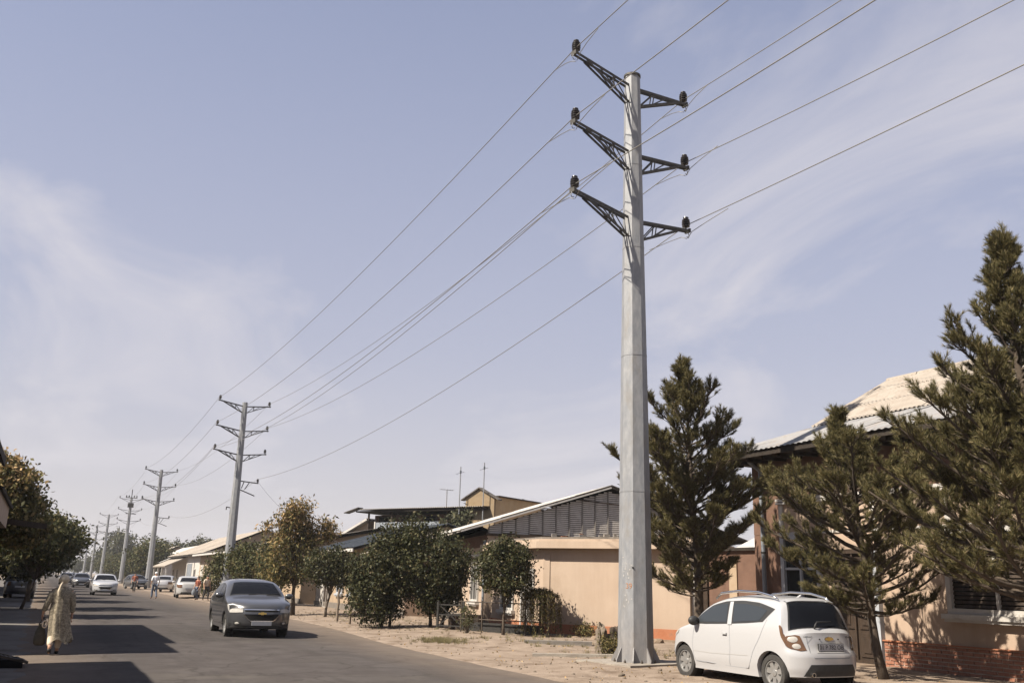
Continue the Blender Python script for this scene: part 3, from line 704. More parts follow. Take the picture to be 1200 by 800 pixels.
        if mb.v: mb.build('lath_panel', 'lath', t)
        zt = roofz(xs[i])-.14
        if zt > zb+.1: MB().box((xs[i]-.022, -.02, 3.4), (xs[i]+.022, .055, zt)).build('post', 'grey_wood', t)
    MB().box((5.36, .03, 3.9), (5.85, .05, 4.7)).build('attic_hatch', 'roof_blue', t)
    # roof: corrugated white sheets, ridge running back from the gable
    for s in (-1, 1):
        run = pk+1.05; ev = V((s*-1, 0, sl)); l = math.hypot(run, sl*run)
        corrugated(t, (pk+s*run, -.2, zr-sl*run+.06), Y, ev, D+.6, l, 'roof_white', .15, .022, su=1.0, sv=1.6, pieces=(s < 0), name='roof_sheet' if s < 0 else 'roof_slope')
        MB().slab([(pk+s*run, -.16, zr-sl*run+.01), (pk+s*run, D+.3, zr-sl*run+.01), (pk, D+.3, zr+.01), (pk, -.16, zr+.01)][::-s], .04).build('roof_deck', 'soffit', t)
        MB().bar((pk+s*run, -.20, zr-sl*run+.02), (pk+.02*s, -.20, zr+.02), .03, .06).build('verge_board', 'roof_white' if s < 0 else 'soffit', t)
    MB().bar((3.6, -.12, 5.05-.2), (7.5, -.14, 4.55), .02, .05).build('loose_batten', 'dark_wood', t)
    MB().box((-.001+1e-3, D-.02, 3.3), (W, D+.05, 3.5)).build('back_beam', 'dark_wood', t)
house_b()

def house_d():
    t = thing('two_storey_house', 'two storey brown house with corrugated roof and yellow side tower behind the trees', 'house', (19.5, 62.3, 0), math.atan2(-8.8, 5.1))
    L = 10.1
    MB().box((0, .9, -.05), (L, 8, 6.0)).build('wall', 'brown_stucco', t)
    MB().box((0, 0, -.05), (L-.3, .9, 4.55)).build('wall', 'blue_grey', t)
    MB().box((.9, -.06, 4.55), (6.6, .05, 5.45)).build('balcony_wall', 'blue_grey', t)
    for x in (.9, 2.8, 4.7, 6.6): MB().box((x-.05, -.1, 3.0), (x+.05, -.055, 5.5)).build('balcony_post', 'white_trim', t)
    for x, w in ((.4, 1.5), (2.5, 1.3), (4.3, 1.2), (8.3, 1.0)): opening(t, (x, .9, 5.0), X, -Y, w, .95, frame='dark_wood', glass='dark_void', sill=False)
    for x in (.1, 2.2, 6.9): MB().box((x, .05, 4.5), (x+.1, .15, 6.25)).build('post', 'dark_wood', t)
    corrugated(t, (-.9, -.35, 6.32), X, V((0, 1, .06)), L+.9, 8.5, 'slate_tan', .18, .03, su=1.1, sv=2.8, name='roof_sheet')
    MB().box((-.8, -.2, 6.15), (L, 8, 6.24)).build('roof_deck', 'soffit', t)
    MB().bar((-1.6, -.3, 6.1), (-.4, -.2, 6.45), .6, .05).build('loose_sheet', 'roof_dark', t)
    # left lean-to with pale verge
    MB().add([(-3.4, .3, 0), (0, .3, 0), (0, .3, 5.6), (-3.4, .3, 4.1), (-3.4, 6, 0), (0, 6, 0), (0, 6, 5.6), (-3.4, 6, 4.1)], [(0,1,2,3),(7,6,5,4),(0,4,5,1),(1,5,6,2),(2,6,7,3),(3,7,4,0)]).build('lean_to', 'tan_wall', t)
    MB().slab([(-3.9, -.1, 3.98), (.1, -.1, 5.75), (.1, 6, 5.75), (-3.9, 6, 3.98)], .14).build('lean_to_roof', 'roof_white', t)
    # tower at the right end
    MB().box((L-1.9, .50, 0), (L+.35, 6.0, 7.0)).build('tower_wall', 'yellow_wall', t)
    MB().add([(L-1.9, .34, 4.6), (L+.35, .34, 4.6), (L+.35, .34, 6.9), (L-.8, .34, 7.5), (L-1.9, .34, 6.9), (L-1.9, .498, 4.6), (L+.35, .498, 4.6), (L+.35, .498, 6.9), (L-.8, .498, 7.5), (L-1.9, .498, 6.9)],
             [(0,1,2,3,4),(9,8,7,6,5),(0,5,6,1),(1,6,7,2),(2,7,8,3),(3,8,9,4),(4,9,5,0)]).build('tower_front', 'ochre', t)
    MB().bar((L-2.2, .40, 6.80), (L-.8, .40, 7.56), .4, .07).bar((L-.8, .40, 7.56), (L+.75, .40, 6.76), .4, .07).build('tower_verge', 'roof_dark', t)
    MB().slab([(L-2.0, .55, 7.06), (L+.55, .55, 7.06), (L+.55, 6.2, 7.06), (L-2.0, 6.2, 7.06)], .05).build('tower_roof', 'roof_dark', t)
    MB().box((L-1.5, 6.0, 0), (L+.30, 15, 6.6)).build('rear_wing', 'white_wall', t)
    MB().slab([(L-1.7, 5.9, 6.62), (L+.5, 5.9, 6.62), (L+.5, 15.2, 6.62), (L-1.7, 15.2, 6.62)], .08).build('rear_roof', 'roof_dark', t)
    def antenna(label, x, y, z0, z1, kind):
        a = thing('aerial', label, 'aerial', t.matrix_basis @ V((0, 0, 0)), 0)
        w = Matrix.Translation((19.5, 62.3, 0)) @ Matrix.Rotation(math.atan2(-8.8, 5.1), 4, 'Z') @ V((x, y, 0)); a.location = (w.x, w.y, z0)
        MB().tube([(0, 0, 0), (0, 0, z1-z0)], .035, 6).build('mast', 'galv', a); h = z1-z0
        if kind: 
            MB().bar((-.5, 0, h), (.5, .1, h), .03).build('boom', 'galv', a)
            for k in range(5): MB().bar((-.45+k*.22, -.25, h+.02), (-.45+k*.22, .3, h+.02), .018).build('rod', 'galv', a)
        else:
            MB().bar((-.3, 0, h-.5), (.3, .1, h-.3), .025).build('boom', 'galv', a); MB().box((-.06, -.04, h-.42), (.05, .04, h-.25)).build('amplifier_box', 'blue_grey', a)
    antenna('tall thin aerial mast in front of the yellow tower, leafy creeper at its foot', 8.1, -.2, 3.5, 8.9, 0)
    antenna('tall thin aerial mast standing against the corner of the yellow tower', 9.9, -.1, 3.5, 9.1, 0)
    antenna('small comb shaped aerial on the corrugated roof of the two storey house', 4.2, 3.5, 6.4, 7.9, 1)
house_d()

street_house('long pink house with grey base hidden behind the round leafy trees', (14.85, 46.3, 0), 6.0, 7, 3.0, 1.1, 'pink_stucco', 'slate_tan', [(.6, .8, 1.2, 1.4, 'w'), (3.4, .8, 1.2, 1.4, 'w')], rz=R(-92))
street_house('tan house with dark blue sheet roof and pale eave board', (14.6, 55.6, 0), 8.8, 9, 3.35, 1.25, 'tan_wall', 'roof_blue', [(6.9, .9, 1.1, 1.5, 'b'), (.3, .05, 1.5, 2.3, 'p'), (2.0, .05, 1.1, 2.2, 'd'), (4.6, .9, 1.1, 1.5, 'b')], fascia='roof_white', over=.65)
street_house('long low house with dark sheet roof and white panelled front', (14.8, 104, 0), 44, 10, 3.9, 1.0, 'tan_wall', 'roof_dark', [(1, .1, 1.8, 2.6, 'p'), (4.2, .05, 1.2, 2.2, 'd'), (7, .8, 1.4, 1.6, 'w'), (10.5, .1, 1.8, 2.7, 'p'), (13.5, .1, 3, 2.6, 'g'), (18, .8, 1.4, 1.6, 'w'), (21, .8, 1.4, 1.6, 'w'), (25, .05, 2.4, 2.4, 'p'), (30, .8, 1.4, 1.6, 'w'), (36, .05, 2.4, 2.4, 'd')], over=.8, fascia='roof_white')
g = street_house('house with broad tan slate roof and a lower porch roof, blue gate beside it', (16.2, 140, 0), 32, 12, 4.3, 2.5, 'white_wall', 'slate_tan', [(2, .8, 1.4, 1.6, 'w'), (6, .8, 1.4, 1.6, 'w'), (16, .05, 4, 3.0, 'g'), (22, .8, 1.4, 1.6, 'w')], over=.7)
MB().slab([(0, -2.6, 2.7), (15, -2.6, 2.7), (15, .2, 4.0), (0, .2, 4.0)], .15).build('porch_roof', 'slate_tan', g)
for x in (.3, 5, 10, 14.6): MB().box((x, -2.4, 0), (x+.25, -2.15, 2.75)).build('porch_post', 'white_trim', g)
k = 0
FAR = [('white_wall', 'roof_white', 'far white house with pale sheet roof past the broad slate roof'), ('yellow_wall', 'slate_tan', 'far yellow house with slate roof where the road narrows'), ('tan_wall', 'roof_white', 'far tan house with whitish roof where the road narrows'),
       ('blue_grey', 'slate_tan', 'far grey blue house near the vanishing point'), ('yellow_wall', 'roof_dark', 'far yellow house with dark roof near the vanishing point'), ('white_wall', 'slate_tan', 'farthest white house at the end of the road')]
for i, (w, r, lb) in enumerate(FAR):
    y = 168 + i*30
    street_house(lb, (16.5 + random.uniform(-.8, 1.5), y, 0), 22, 10, random.uniform(3.2, 4.4), random.uniform(1.5, 2.6), w, r, [(x, .8, 1.5, 1.6, 'w') for x in (2, 6, 12, 16)], over=.7)

# houses on the left of the road; the nearest ones stand outside the frame and throw the shade across the asphalt
def left_house(label, loc, L, D, hw, rise, wall, roof, ops=(), over=.5): return street_house(label, loc, L, D, hw, rise, wall, roof, ops, rz=R(90), over=over)
left_house('low house on the left beside the camera whose eave shades the road', (-1.9, -1, 0), 19.7, 7, 3.45, 1.3, 'tan_wall', 'roof_dark', [(3, .9, 1.2, 1.4, 'w'), (15, .9, 1.2, 1.4, 'w')], over=.45)
left_house('dark eaved house at the left edge before the autumn tree', (-2.1, 21.2, 0), 2.5, 6, 4.35, .9, 'tan_wall', 'roof_dark', [(.6, .9, 1.2, 1.4, 'w')], over=1.0)
def left_shop():
    t = thing('canopy_house', 'taller left house with cream canopy box and dark beam over the pavement', 'house', (-2.9, 23.8, 0), R(90))
    MB().box((0, 0, -.05), (8.3, 7, 5.9)).build('wall', 'tan_wall', t)
    MB().slab([(-.2, -.35, 5.9), (8.5, -.35, 5.9), (8.5, 7, 6.5), (-.2, 7, 6.5)], .12).build('roof', 'roof_dark', t)
    MB().box((.2, -1.78, 2.80), (7.6, -.01, 3.40)).build('canopy_box', 'cream', t)
    MB().slab([(.1, -1.88, 3.42), (7.7, -1.88, 3.42), (7.7, 0, 4.2), (.1, 0, 4.2)], .06).build('canopy_roof', 'soffit', t)
    MB().bar((8.0, -.2, 3.15), (8.0, -2.85, 2.92), .16, .16).build('beam', 'dark_wood', t)
    for x in (1.5, 4.5): opening(t, (x, 0, .8), X, -Y, 1.6, 1.5)
left_shop()
left_house('shaded house on the left behind the autumn tree trunk', (-3.3, 34, 0), 12, 8, 3.4, 1.4, 'tan_wall', 'roof_dark', [(2, .9, 1.3, 1.4, 'w'), (6, .9, 1.3, 1.4, 'w')])
left_house('second shaded house on the left under the dark tree crowns', (-3.8, 48, 0), 16, 8, 3.3, 1.4, 'white_wall', 'slate_tan', [(2, .9, 1.3, 1.4, 'w'), (6, .9, 1.3, 1.4, 'w')])
left_house('far shaded house on the left beyond the dark tree crowns', (-4.2, 68, 0), 40, 8, 3.3, 1.4, 'tan_wall', 'slate_tan', [(4+6*i, .9, 1.3, 1.4, 'w') for i in range(6)])
def board_fence():
    t = thing('board_fence', 'shaded upright board fence on the left pavement under the autumn tree', 'fence', (-1.75, 33.5, 0), R(90))
    for z in (.4, 1.5): MB().bar((0, .05, z), (14, .05, z), .05, .09).build('rail', 'dark_wood', t)
    pm_ = MB().box((0, 0, 0), (.20, .03, 1.85)).mesh('board'); pm_.materials.append(M['post_wood'])
    for k in range(60): link('board', pm_, None, t, (k*.235, random.uniform(-.01, .01), .03+random.uniform(-.03, .03)))
board_fence()

# ------------------------------------------------------------------ vegetation
def at_y(px, py, yy):                                            # photo pixel (1200 x 800) to the point at road distance yy
    mw = S.camera.matrix_world; d = mw.to_3x3() @ V((px-600, 400-py, -F_PX)); o = mw.translation
    return o + d*((yy-o.y)/d.y)
def unit(a): return a/np.maximum(1e-9, np.linalg.norm(a, axis=-1, keepdims=True))
def leaves(clumps, per, size, spread, rng, aspect=.55, droop=.0, center=None):
    """Folded leaf quads scattered round clump centres."""
    c = np.repeat(np.asarray(clumps, float), per, axis=0); n = len(c)
    p = c + rng.normal(size=(n, 3))*np.asarray(spread)
    ctr = np.mean(np.asarray(clumps), axis=0) if center is None else np.asarray(center)
    out = unit(p-ctr); nr = unit(rng.normal(size=(n, 3))*.9 + out*.5 + np.array([0, 0, .45]))
    ax = rng.normal(size=(n, 3)) + np.array([0, 0, -droop]); ax = unit(ax - nr*np.sum(ax*nr, 1, keepdims=True)); sd = np.cross(nr, ax)
    s = size*rng.uniform(.6, 1.25, (n, 1)); f = rng.uniform(.05, .3, (n, 1))
    a = p - ax*s*.5; b = p + sd*s*aspect*.5 + nr*s*f*.3 ; d = p + ax*s*.5 - nr*s*f*.4; e = p - sd*s*aspect*.5 + nr*s*f*.3
    v = np.stack([a, b, d, e], 1).reshape(-1, 3); fc = np.arange(4*n).reshape(-1, 4)
    return v, fc
def clump_points(lobes, n, rng, shell=.55):
    out = []; w = np.array([l[3]*l[4]*l[5] for l in lobes])**.67; w = w/w.sum()
    for l, k in zip(lobes, rng.multinomial(n, w)):
        d = unit(rng.normal(size=(k, 3))); r = shell + (1-shell)*rng.random((k, 1))**.7
        out.append(np.array(l[:3]) + d*r*np.array(l[3:6])*rng.uniform(.8, 1.12, (k, 1)))
    return np.concatenate(out)
def broad_tree(label, loc, lobes, n_clump, per, size, spread, leaf, seed, trunk_r=.09, trunk_top=None, group=None, lean=(0, 0), name='leafy_tree', multi=1, droop=.3, aspect=.55, second=None):
    rng = np.random.default_rng(seed); rnd = random.Random(seed)
    t = thing(name, label, 'tree', loc, 0, group)
    cl = clump_points(lobes, n_clump, rng)
    ctr = np.mean(cl, axis=0); tt = trunk_top or ctr[2]*.8
    mb = MB()
    for m in range(multi):
        bx, by = (0, 0) if multi == 1 else (rnd.uniform(-.25, .25), rnd.uniform(-.25, .25))
        top = V((ctr[0]+bx*2+lean[0]*0, ctr[1]+by*2, tt)); r = trunk_r*(1 if multi == 1 else .75)
        pts = [V((bx, by, -.1))] + [V((bx, by, 0)).lerp(top, k/6) + V((lean[0]*math.sin(math.pi*k/6), lean[1]*math.sin(math.pi*k/6), 0))*.5 + V((rnd.uniform(-.03, .03), rnd.uniform(-.03, .03), 0)) for k in range(1, 7)]
        mb.tube(pts, [r*1.35]+[r*(1-.09*k) for k in range(1, 7)], 8)
        for q in cl[rng.choice(len(cl), min(len(cl), 26//multi), replace=False)]:
            a = pts[rnd.randint(3, 6)]; b = V(q); mid = a.lerp(b, .5) + V((rnd.uniform(-.15, .15), rnd.uniform(-.15, .15), rnd.uniform(.0, .25)))
            mb.tube([a, mid, b], [r*.42, r*.26, r*.08], 5)
    mb.build('trunk', 'bark', t, smooth=True)
    v, f = leaves(cl, per, size, spread, rng, aspect, droop, ctr); npmesh('crown', v, f, leaf, t)
    if second:
        sel = cl[np.argsort(cl[:, 2]+rng.normal(size=len(cl))*.5)][-int(len(cl)*second[1]):]
        v, f = leaves(sel, per, size, spread, rng, aspect, droop, ctr); o = npmesh('crown', v, f, second[0], t)
    return t
def copy_tree(o, loc, rz, sc, label):
    c = o.copy(); COL.objects.link(c); c.location = loc; c.rotation_euler = (0, 0, rz); c.scale = (sc, sc, sc); c['label'] = label
    for ch in o.children:
        d = ch.copy(); COL.objects.link(d); d.parent = c
    return c

# -- pines
def shoot_templates(rng, k=8, n=50):
    out = []
    for _ in range(k):
        z = rng.uniform(0, 1, n)**.8; a = rng.uniform(0, 2*np.pi, n); spread = rng.uniform(.45, .95, n)*(1.08-.55*z)
        base = np.stack([np.zeros(n), np.zeros(n), z*.16], 1); d = unit(np.stack([np.cos(a)*spread, np.sin(a)*spread, np.ones(n)*.9], 1))
        ln = rng.uniform(.075, .125, (n, 1)); sd = unit(np.cross(d, rng.normal(size=(n, 3)))); w = .0044
        tip = base + d*ln - np.array([0, 0, .012])
        out.append(np.stack([base - sd*w, base + sd*w, tip], 1))        # n,3,3
    return out
TPL = shoot_templates(np.random.default_rng(3))
def shoots_mesh(pos, dirs, scale, rng):
    pos, dirs, scale = np.array(pos), unit(np.array(dirs)), np.array(scale); n = len(pos)
    h = unit(np.cross(dirs, rng.normal(size=(n, 3)))); g = np.cross(dirs, h); Rm = np.stack([h, g, dirs], 2)   # columns
    vs = []
    which = rng.integers(0, len(TPL), n)
    for k in range(len(TPL)):
        idx = np.where(which == k)[0]
        v = np.einsum('nij,mkj->nmki', Rm[idx], TPL[k])*scale[idx][:, None, None, None] + pos[idx][:, None, None, :]
        vs.append(v.reshape(-1, 3))
    v = np.concatenate(vs); return v, np.arange(len(v)).reshape(-1, 3)
def pine(label, loc, prof, top, seed, trunk_r=.11, bend=(0, 0), zlow=1.2, whorl=.36, density=1., nb=6, upturn=1.):
    rng = np.random.default_rng(seed); rnd = random.Random(seed)
    t = thing('pine_tree', label, 'pine tree', loc, 0, 'pines in front of the brick house')
    axis = lambda z: V((bend[0]*(z/top)+.05*math.sin(z*1.7+seed), bend[1]*(z/top)+.05*math.sin(z*1.3), z))
    mb = MB(); zs = [-.1]+[top*k/14 for k in range(1, 15)]
    mb.tube([axis(z) for z in zs], [trunk_r*1.2]+[max(.012, trunk_r*(1-.93*k/14)) for k in range(1, 15)], 9)
    P, D, Sc = [], [], []
    z = zlow
    while z < top-.15:
        rmax = pl(prof, z); k = nb if z < top*.8 else max(4, nb-1); a0 = rnd.uniform(0, 6.28)
        for i in range(k):
            a = a0+6.283*i/k+rnd.uniform(-.4, .4); ln = rmax*rnd.uniform(.50, 1.15); el = R(rnd.uniform(2, 26)) + (.5 if z > top*.7 else 0) - (.22 if z < zlow+.6 else 0)
            h = V((math.cos(a), math.sin(a), 0)); st = axis(z+rnd.uniform(-.12, .12)); pts = []
            for s in range(7):
                q = s/6; pts.append(st + h*ln*q*math.cos(el) + V((0, 0, ln*(math.sin(el)*q + .30*upturn*q*q))) + V((rnd.uniform(-.03, .03), rnd.uniform(-.03, .03), 0)))
            mb.tube(pts, [.034*(ln/2+.4)*(1-.12*s) for s in range(7)], 5, False)
            nt = max(7, int(ln*15.5*density))
            for j in range(nt):
                q = rnd.uniform(.16, 1.0)**.75; f = q*6; s = min(5, int(f)); b = pts[s].lerp(pts[s+1], f-s); bd = (pts[s+1]-pts[s]).normalized()
                sd = bd.cross(V((0, 0, 1))).normalized()*rnd.choice((-1, 1)); tl = rnd.uniform(.14, .42)*(1.15-.55*q)*min(1.3, ln)
                td = (bd*rnd.uniform(.5, 1) + sd*rnd.uniform(.2, 1.0) + V((0, 0, rnd.uniform(-.15, .7)))).normalized(); e = b + td*tl
                mb.tube([b, e], [.011, .005], 4, False)
                for m in range(rnd.randint(2, 4)):
                    g = rnd.uniform(.45, 1.0); pp = b.lerp(e, g); dd = (td*.8 + V((rnd.gauss(0, .4), rnd.gauss(0, .4), rnd.uniform(.1, 1.0)))).normalized()
                    P.append(pp); D.append(dd); Sc.append(rnd.uniform(.65, 1.2))
            for m in range(3): P.append(pts[6]); D.append((pts[6]-pts[5]).normalized()+V((rnd.gauss(0, .35), rnd.gauss(0, .35), .6))); Sc.append(1.25)
        z += whorl*rnd.uniform(.75, 1.2)
    for q in range(14):                                           # leader shoots
        zz = top - rnd.uniform(0, .8); P.append(axis(zz)); D.append(V((rnd.gauss(0, .3), rnd.gauss(0, .3), 1))); Sc.append(1.3)
    mb.build('trunk', 'bark', t, smooth=True)
    v, f = shoots_mesh([tuple(p) for p in P], [tuple(d) for d in D], Sc, rng); npmesh('crown', v, f, 'pine_needles', t)
    return t
pine('tall dense pine standing just behind the big steel pole', (13.95, 18.15, verge_z(13.95, 18.15)), [(1.2, .9), (2.2, 1.5), (3.4, 1.75), (4.3, 1.6), (4.9, 1.25), (5.5, .75), (6.1, .36), (6.8, .10)], 6.95, 11, .13, (-.4, 0), 1.5, .31, 1.25, 7)
pine('slim leaning pine with a bare lower trunk beside the white hatchback', (14.55, 13.4, verge_z(14.55, 13.4)), [(.9, .9), (1.6, 1.75), (2.4, 1.95), (3.0, 1.4), (3.6, .75), (4.2, .36), (4.8, .10)], 5.0, 23, .095, (-.85, 0), 1.2, .27, .85, 7)
pine('largest spreading pine in front of the shuttered window', (13.75, 9.5, verge_z(13.75, 9.5)), [(1.2, 2.0), (2.0, 2.25), (2.8, 2.1), (3.6, 1.75), (4.6, 1.25), (5.4, .75), (6.2, .40), (7.2, .10)], 7.5, 37, .16, (.05, 0), 1.5, .27, .92, 8, .9)

# -- broadleaf trees along the right verge
broad_tree('big leafy tree with dense low crown beside the wooden stakes', (10.9, 31.8, .08), [(-.1, 0, 1.7, 1.35, 1.3, 1.25), (-.55, -.2, 1.0, .9, .9, .9), (.2, .1, 2.7, .75, .75, .8)], 360, 52, .115, (.15, .15, .15), 'leaf_dark', 51, .07, multi=3, droop=.9, group='leafy trees on the verge')
broad_tree('tallest dark leafy tree overhanging the low dark planter box', (12.3, 31.0, .08), [(0, 0, 2.1, 1.35, 1.3, 1.25), (-.8, .2, 2.9, .7, .7, .8), (.45, -.1, 1.9, .75, .8, .8), (.1, 0, 1.0, .9, .9, .5)], 400, 52, .115, (.15, .15, .15), 'leaf_dark', 52, .09, multi=2, droop=.9, group='leafy trees on the verge')
broad_tree('small round headed tree with a thin stem beside the low railing', (12.95, 26.7, .1), [(0, 0, 1.95, .98, .95, .85), (.05, 0, 2.5, .55, .55, .4)], 230, 46, .10, (.12, .12, .12), 'leaf_dark', 53, .05, droop=.8, group='leafy trees on the verge')
broad_tree('tall ragged tree with orange autumn leaves behind the dark grey sedan', (10.2, 42.5, .08), [(-.1, 0, 2.5, 1.35, 1.2, 1.2), (-1.0, 0, 3.5, .75, .7, .55), (.85, .1, 3.6, .8, .7, .6), (-.2, 0, 4.35, .75, .7, .85), (-1.0, 0, 1.7, .8, .7, .6)], 170, 34, .20, (.20, .20, .17), 'leaf_olive', 54, .10, droop=1.2, aspect=.35, second=('leaf_orange', .42))
broad_tree('small dark round tree beside the orange autumn tree', (11.15, 40.5, .08), [(0, 0, 2.1, 1.2, 1.1, .85), (.6, 0, 1.8, .8, .7, .6)], 200, 44, .12, (.15, .15, .14), 'leaf_dark', 55, .06, droop=.9, group='leafy trees on the verge')
broad_tree('broad mid green tree in front of the white panelled house', (11.6, 58, .08), [(0, 0, 2.4, 1.9, 2.2, 1.2), (.8, -3, 2.1, 1.4, 1.6, 1.1)], 220, 30, .22, (.22, .22, .2), 'leaf_mid', 56, .1)
broad_tree('low mid green tree shading the front of the long dark roofed house', (12.3, 68, .08), [(0, 0, 2.4, 1.8, 2.2, 1.3)], 160, 30, .24, (.22, .22, .2), 'leaf_mid', 57, .1)
broad_tree('young bush beside the two people sitting by the parked car', (12.0, 78, .08), [(0, 0, 1.3, .9, 1., 1.1)], 70, 30, .2, (.18, .18, .18), 'leaf_mid', 58, .05)
def weeping_shrub():
    t = thing('weeping_shrub', 'pale green weeping shrub against the cream wall by the railing', 'shrub', (14.0, 26.3, .1))
    rng = np.random.default_rng(5); rnd = random.Random(5); mb = MB(); pts = []
    mb.tube([(0, 0, -.05), (.02, 0, .8), (0, .02, 1.2)], [.04, .03, .02], 6)
    for k in range(110):
        a = rnd.uniform(0, 6.28); r = rnd.uniform(.1, .66); top = V((0, 0, 1.15)); out = V((math.cos(a)*r, math.sin(a)*r, 1.42-.6*r*r)); end = V((out.x*1.12, out.y*1.12, max(.12, out.z-rnd.uniform(.6, 1.35))))
        mb.tube([top, out, end], [.008, .006, .003], 4, False)
        for j in range(34): q = j/33; pts.append(tuple(top.lerp(out, q*2) if q < .5 else out.lerp(end, q*2-1)))
    mb.build('stems', 'bark', t)
    v, f = leaves(np.array(pts), 2, .085, .03, rng, .32, 2.5); npmesh('foliage', v, f, 'leaf_olive', t)
weeping_shrub()
def bush(label, loc, r, h, leaf, seed, size=.09):
    t = thing('bush', label, 'bush', loc); rng = np.random.default_rng(seed); rnd = random.Random(seed)
    cl = clump_points([(0, 0, h*.55, r, r, h*.5)], int(90*max(.6, r)), rng, .3); mb = MB()
    for q in cl[::4]: mb.tube([(0, 0, -.03), tuple(q*np.array([.5, .5, .55])), tuple(q)], [.012, .008, .003], 4, False)
    mb.build('stems', 'bark', t); v, f = leaves(cl, 16, size, (.07, .07, .07), rng); npmesh('foliage', v, f, leaf, t)
bush('dry brown bush growing against the broken stone stump', (12.0, 19.0, .05), .30, .5, 'leaf_olive', 61, .05)
bush('scrubby weeds at the foot of the red painted base', (15.4, 25.9, .1), .45, .35, 'leaf_olive', 62, .06)
bush('weedy plant at the corner of the low dark railing', (12.0, 27.3, .08), .28, .9, 'leaf_mid', 63, .06)
bush('dry weeds by the leaning pine trunk and house step', (13.75, 13.9, .08), .30, .45, 'drygrass', 64, .05)

# -- left side trees, whose crowns close over the pavement
broad_tree('autumn tinted tree on the left pavement beside the cream canopy', (-1.5, 38.5, .03), [(-.3, 0, 3.9, 1.7, 2.2, 1.5), (.5, -.5, 3.3, 1.2, 1.4, 1.0), (-.8, 0, 4.9, 1.2, 1.3, .9)], 380, 34, .19, (.2, .2, .17), 'leaf_olive', 71, .13, second=('leaf_orange', .22), droop=.8)
broad_tree('dark leaning tree on the left kerb with low spreading crown', (-.6, 46, .03), [(.1, 0, 3.0, 1.9, 2.6, 1.1), (1.1, 1.5, 3.0, 1.1, 1.5, .8)], 300, 32, .2, (.2, .2, .17), 'leaf_mid', 72, .06, lean=(.35, 0), droop=.8)
dt = broad_tree('dark shade tree on the left kerb beyond the leaning one', (-.5, 58, .03), [(0, 0, 2.9, 2.2, 3.0, 1.7)], 280, 32, .24, (.24, .24, .2), 'leaf_dark', 73, .13, droop=.6, group='shade trees along the left kerb')
for i, yy in enumerate((66, 77, 88, 100, 120, 142, 168, 200)):
    copy_tree(dt, (-.8 - .012*yy, yy, .03), i*1.3, 1.0 + .04*i, 'dark shade tree on the left kerb in the row receding to the vanishing point')

# -- far trees
ft = broad_tree('distant rounded tree over the rooftops', (0, 0, 0), [(0, 0, 4.6, 2.5, 2.5, 2.3), (1.3, .3, 3.6, 1.5, 1.5, 1.3), (-1.2, .3, 3.8, 1.5, 1.5, 1.3)], 150, 30, .42, (.38, .38, .34), 'leaf_far', 81, .18, group='distant trees over the rooftops')
fp = broad_tree('distant pointed tree', (0, 0, 0), [(0, 0, 4.5, 1.2, 1.2, 3.2), (0, 0, 2.6, 1.5, 1.5, 1.5)], 120, 30, .36, (.3, .3, .3), 'leaf_far', 82, .16)
SPOTS = [(ft, 142, 622, 262, 'big dome shaped tree behind the pole crowded with switchgear'), (ft, 186, 636, 190, 'rounded tree rising behind the pole by the man in white'),
 (ft, 205, 634, 215, 'tree clump behind the broad tan slate roof'), (ft, 236, 630, 205, 'wide tree crown above the ridge of the broad tan slate roof'), (fp, 284, 632, 190, 'small pointed tree top peeping over the long dark roof'),
 (fp, 297, 631, 196, 'second pointed tree top peeping over the long dark roof'), (ft, 122, 645, 300, 'blue hazy tree low beside the big dome shaped tree'), (ft, 108, 652, 330, 'hazy tree at the end of the road'),
 (ft, 93, 656, 360, 'hazy tree behind the far poles'), (ft, 76, 655, 380, 'hazy tree closing the view at the vanishing point'), (ft, 165, 648, 240, 'hazy tree between the switchgear pole and its neighbour'),
 (ft, 60, 655, 390, 'hazy tree left of the vanishing point'), (fp, 604, 583, 75, 'tip of a tree showing above the slatted gable roof'), (fp, 723, 566, 60, 'tip of a tree showing beside the steel pole top of the gable')]
first = set()
for src, px, py, yy, lb in SPOTS:
    tp = at_y(px, py, yy); hh = 6.9 if src is ft else 7.7; sc = tp.z/hh
    if src.name not in first: first.add(src.name); src.location = (tp.x, tp.y, 0); src.scale = (sc, sc, sc); src['label'] = lb
    else: copy_tree(src, (tp.x, tp.y, 0), random.uniform(0, 6), sc, lb)
vt = broad_tree('bushy green tree in front of the pole crowded with switchgear', (0, 0, 0), [(0, 0, 3.0, 2.6, 2.8, 2.4), (1.6, 1, 2.4, 1.8, 2, 1.7)], 190, 30, .34, (.32, .32, .3), 'leaf_mid', 83, .15, group='roadside trees beyond the parked cars')
p = at_y(172, 641, 132); vt.location = (14.2, 150, 0); vt.scale = (1.3, 1.3, 1.3)
for x, yy, s, lb in ((15.4, 172, 1.15, 'bushy green tree just left of the porch roofed house'), (13.8, 205, 1.05, 'bushy green tree far along the right verge'), (13.5, 245, 1.1, 'bushy hazy tree farthest along the right verge')):
    copy_tree(vt, (x, yy, 0), yy, s, lb)
ct = copy_tree(fp, tuple(at_y(535, 640, 50).xy)+(0,), 1.2, .80, 'dark creeper covered tree in front of the two storey brown house'); 
w = MB(); 
rng = np.random.default_rng(9)
cl = np.stack([rng.uniform(-260, 420, 900), rng.uniform(430, 560, 900), rng.uniform(1, 11, 900)], 1); cl[:, 2] *= .65+.5*np.sin(cl[:, 0]*.045+1)**2
v, f = leaves(cl, 26, 1.6, (2.2, 2.2, 1.6), rng); tag(npmesh('far_wood', v, f, 'leaf_far'), 'hazy line of far woodland closing the plain beyond the houses', 'woodland', kind='stuff')

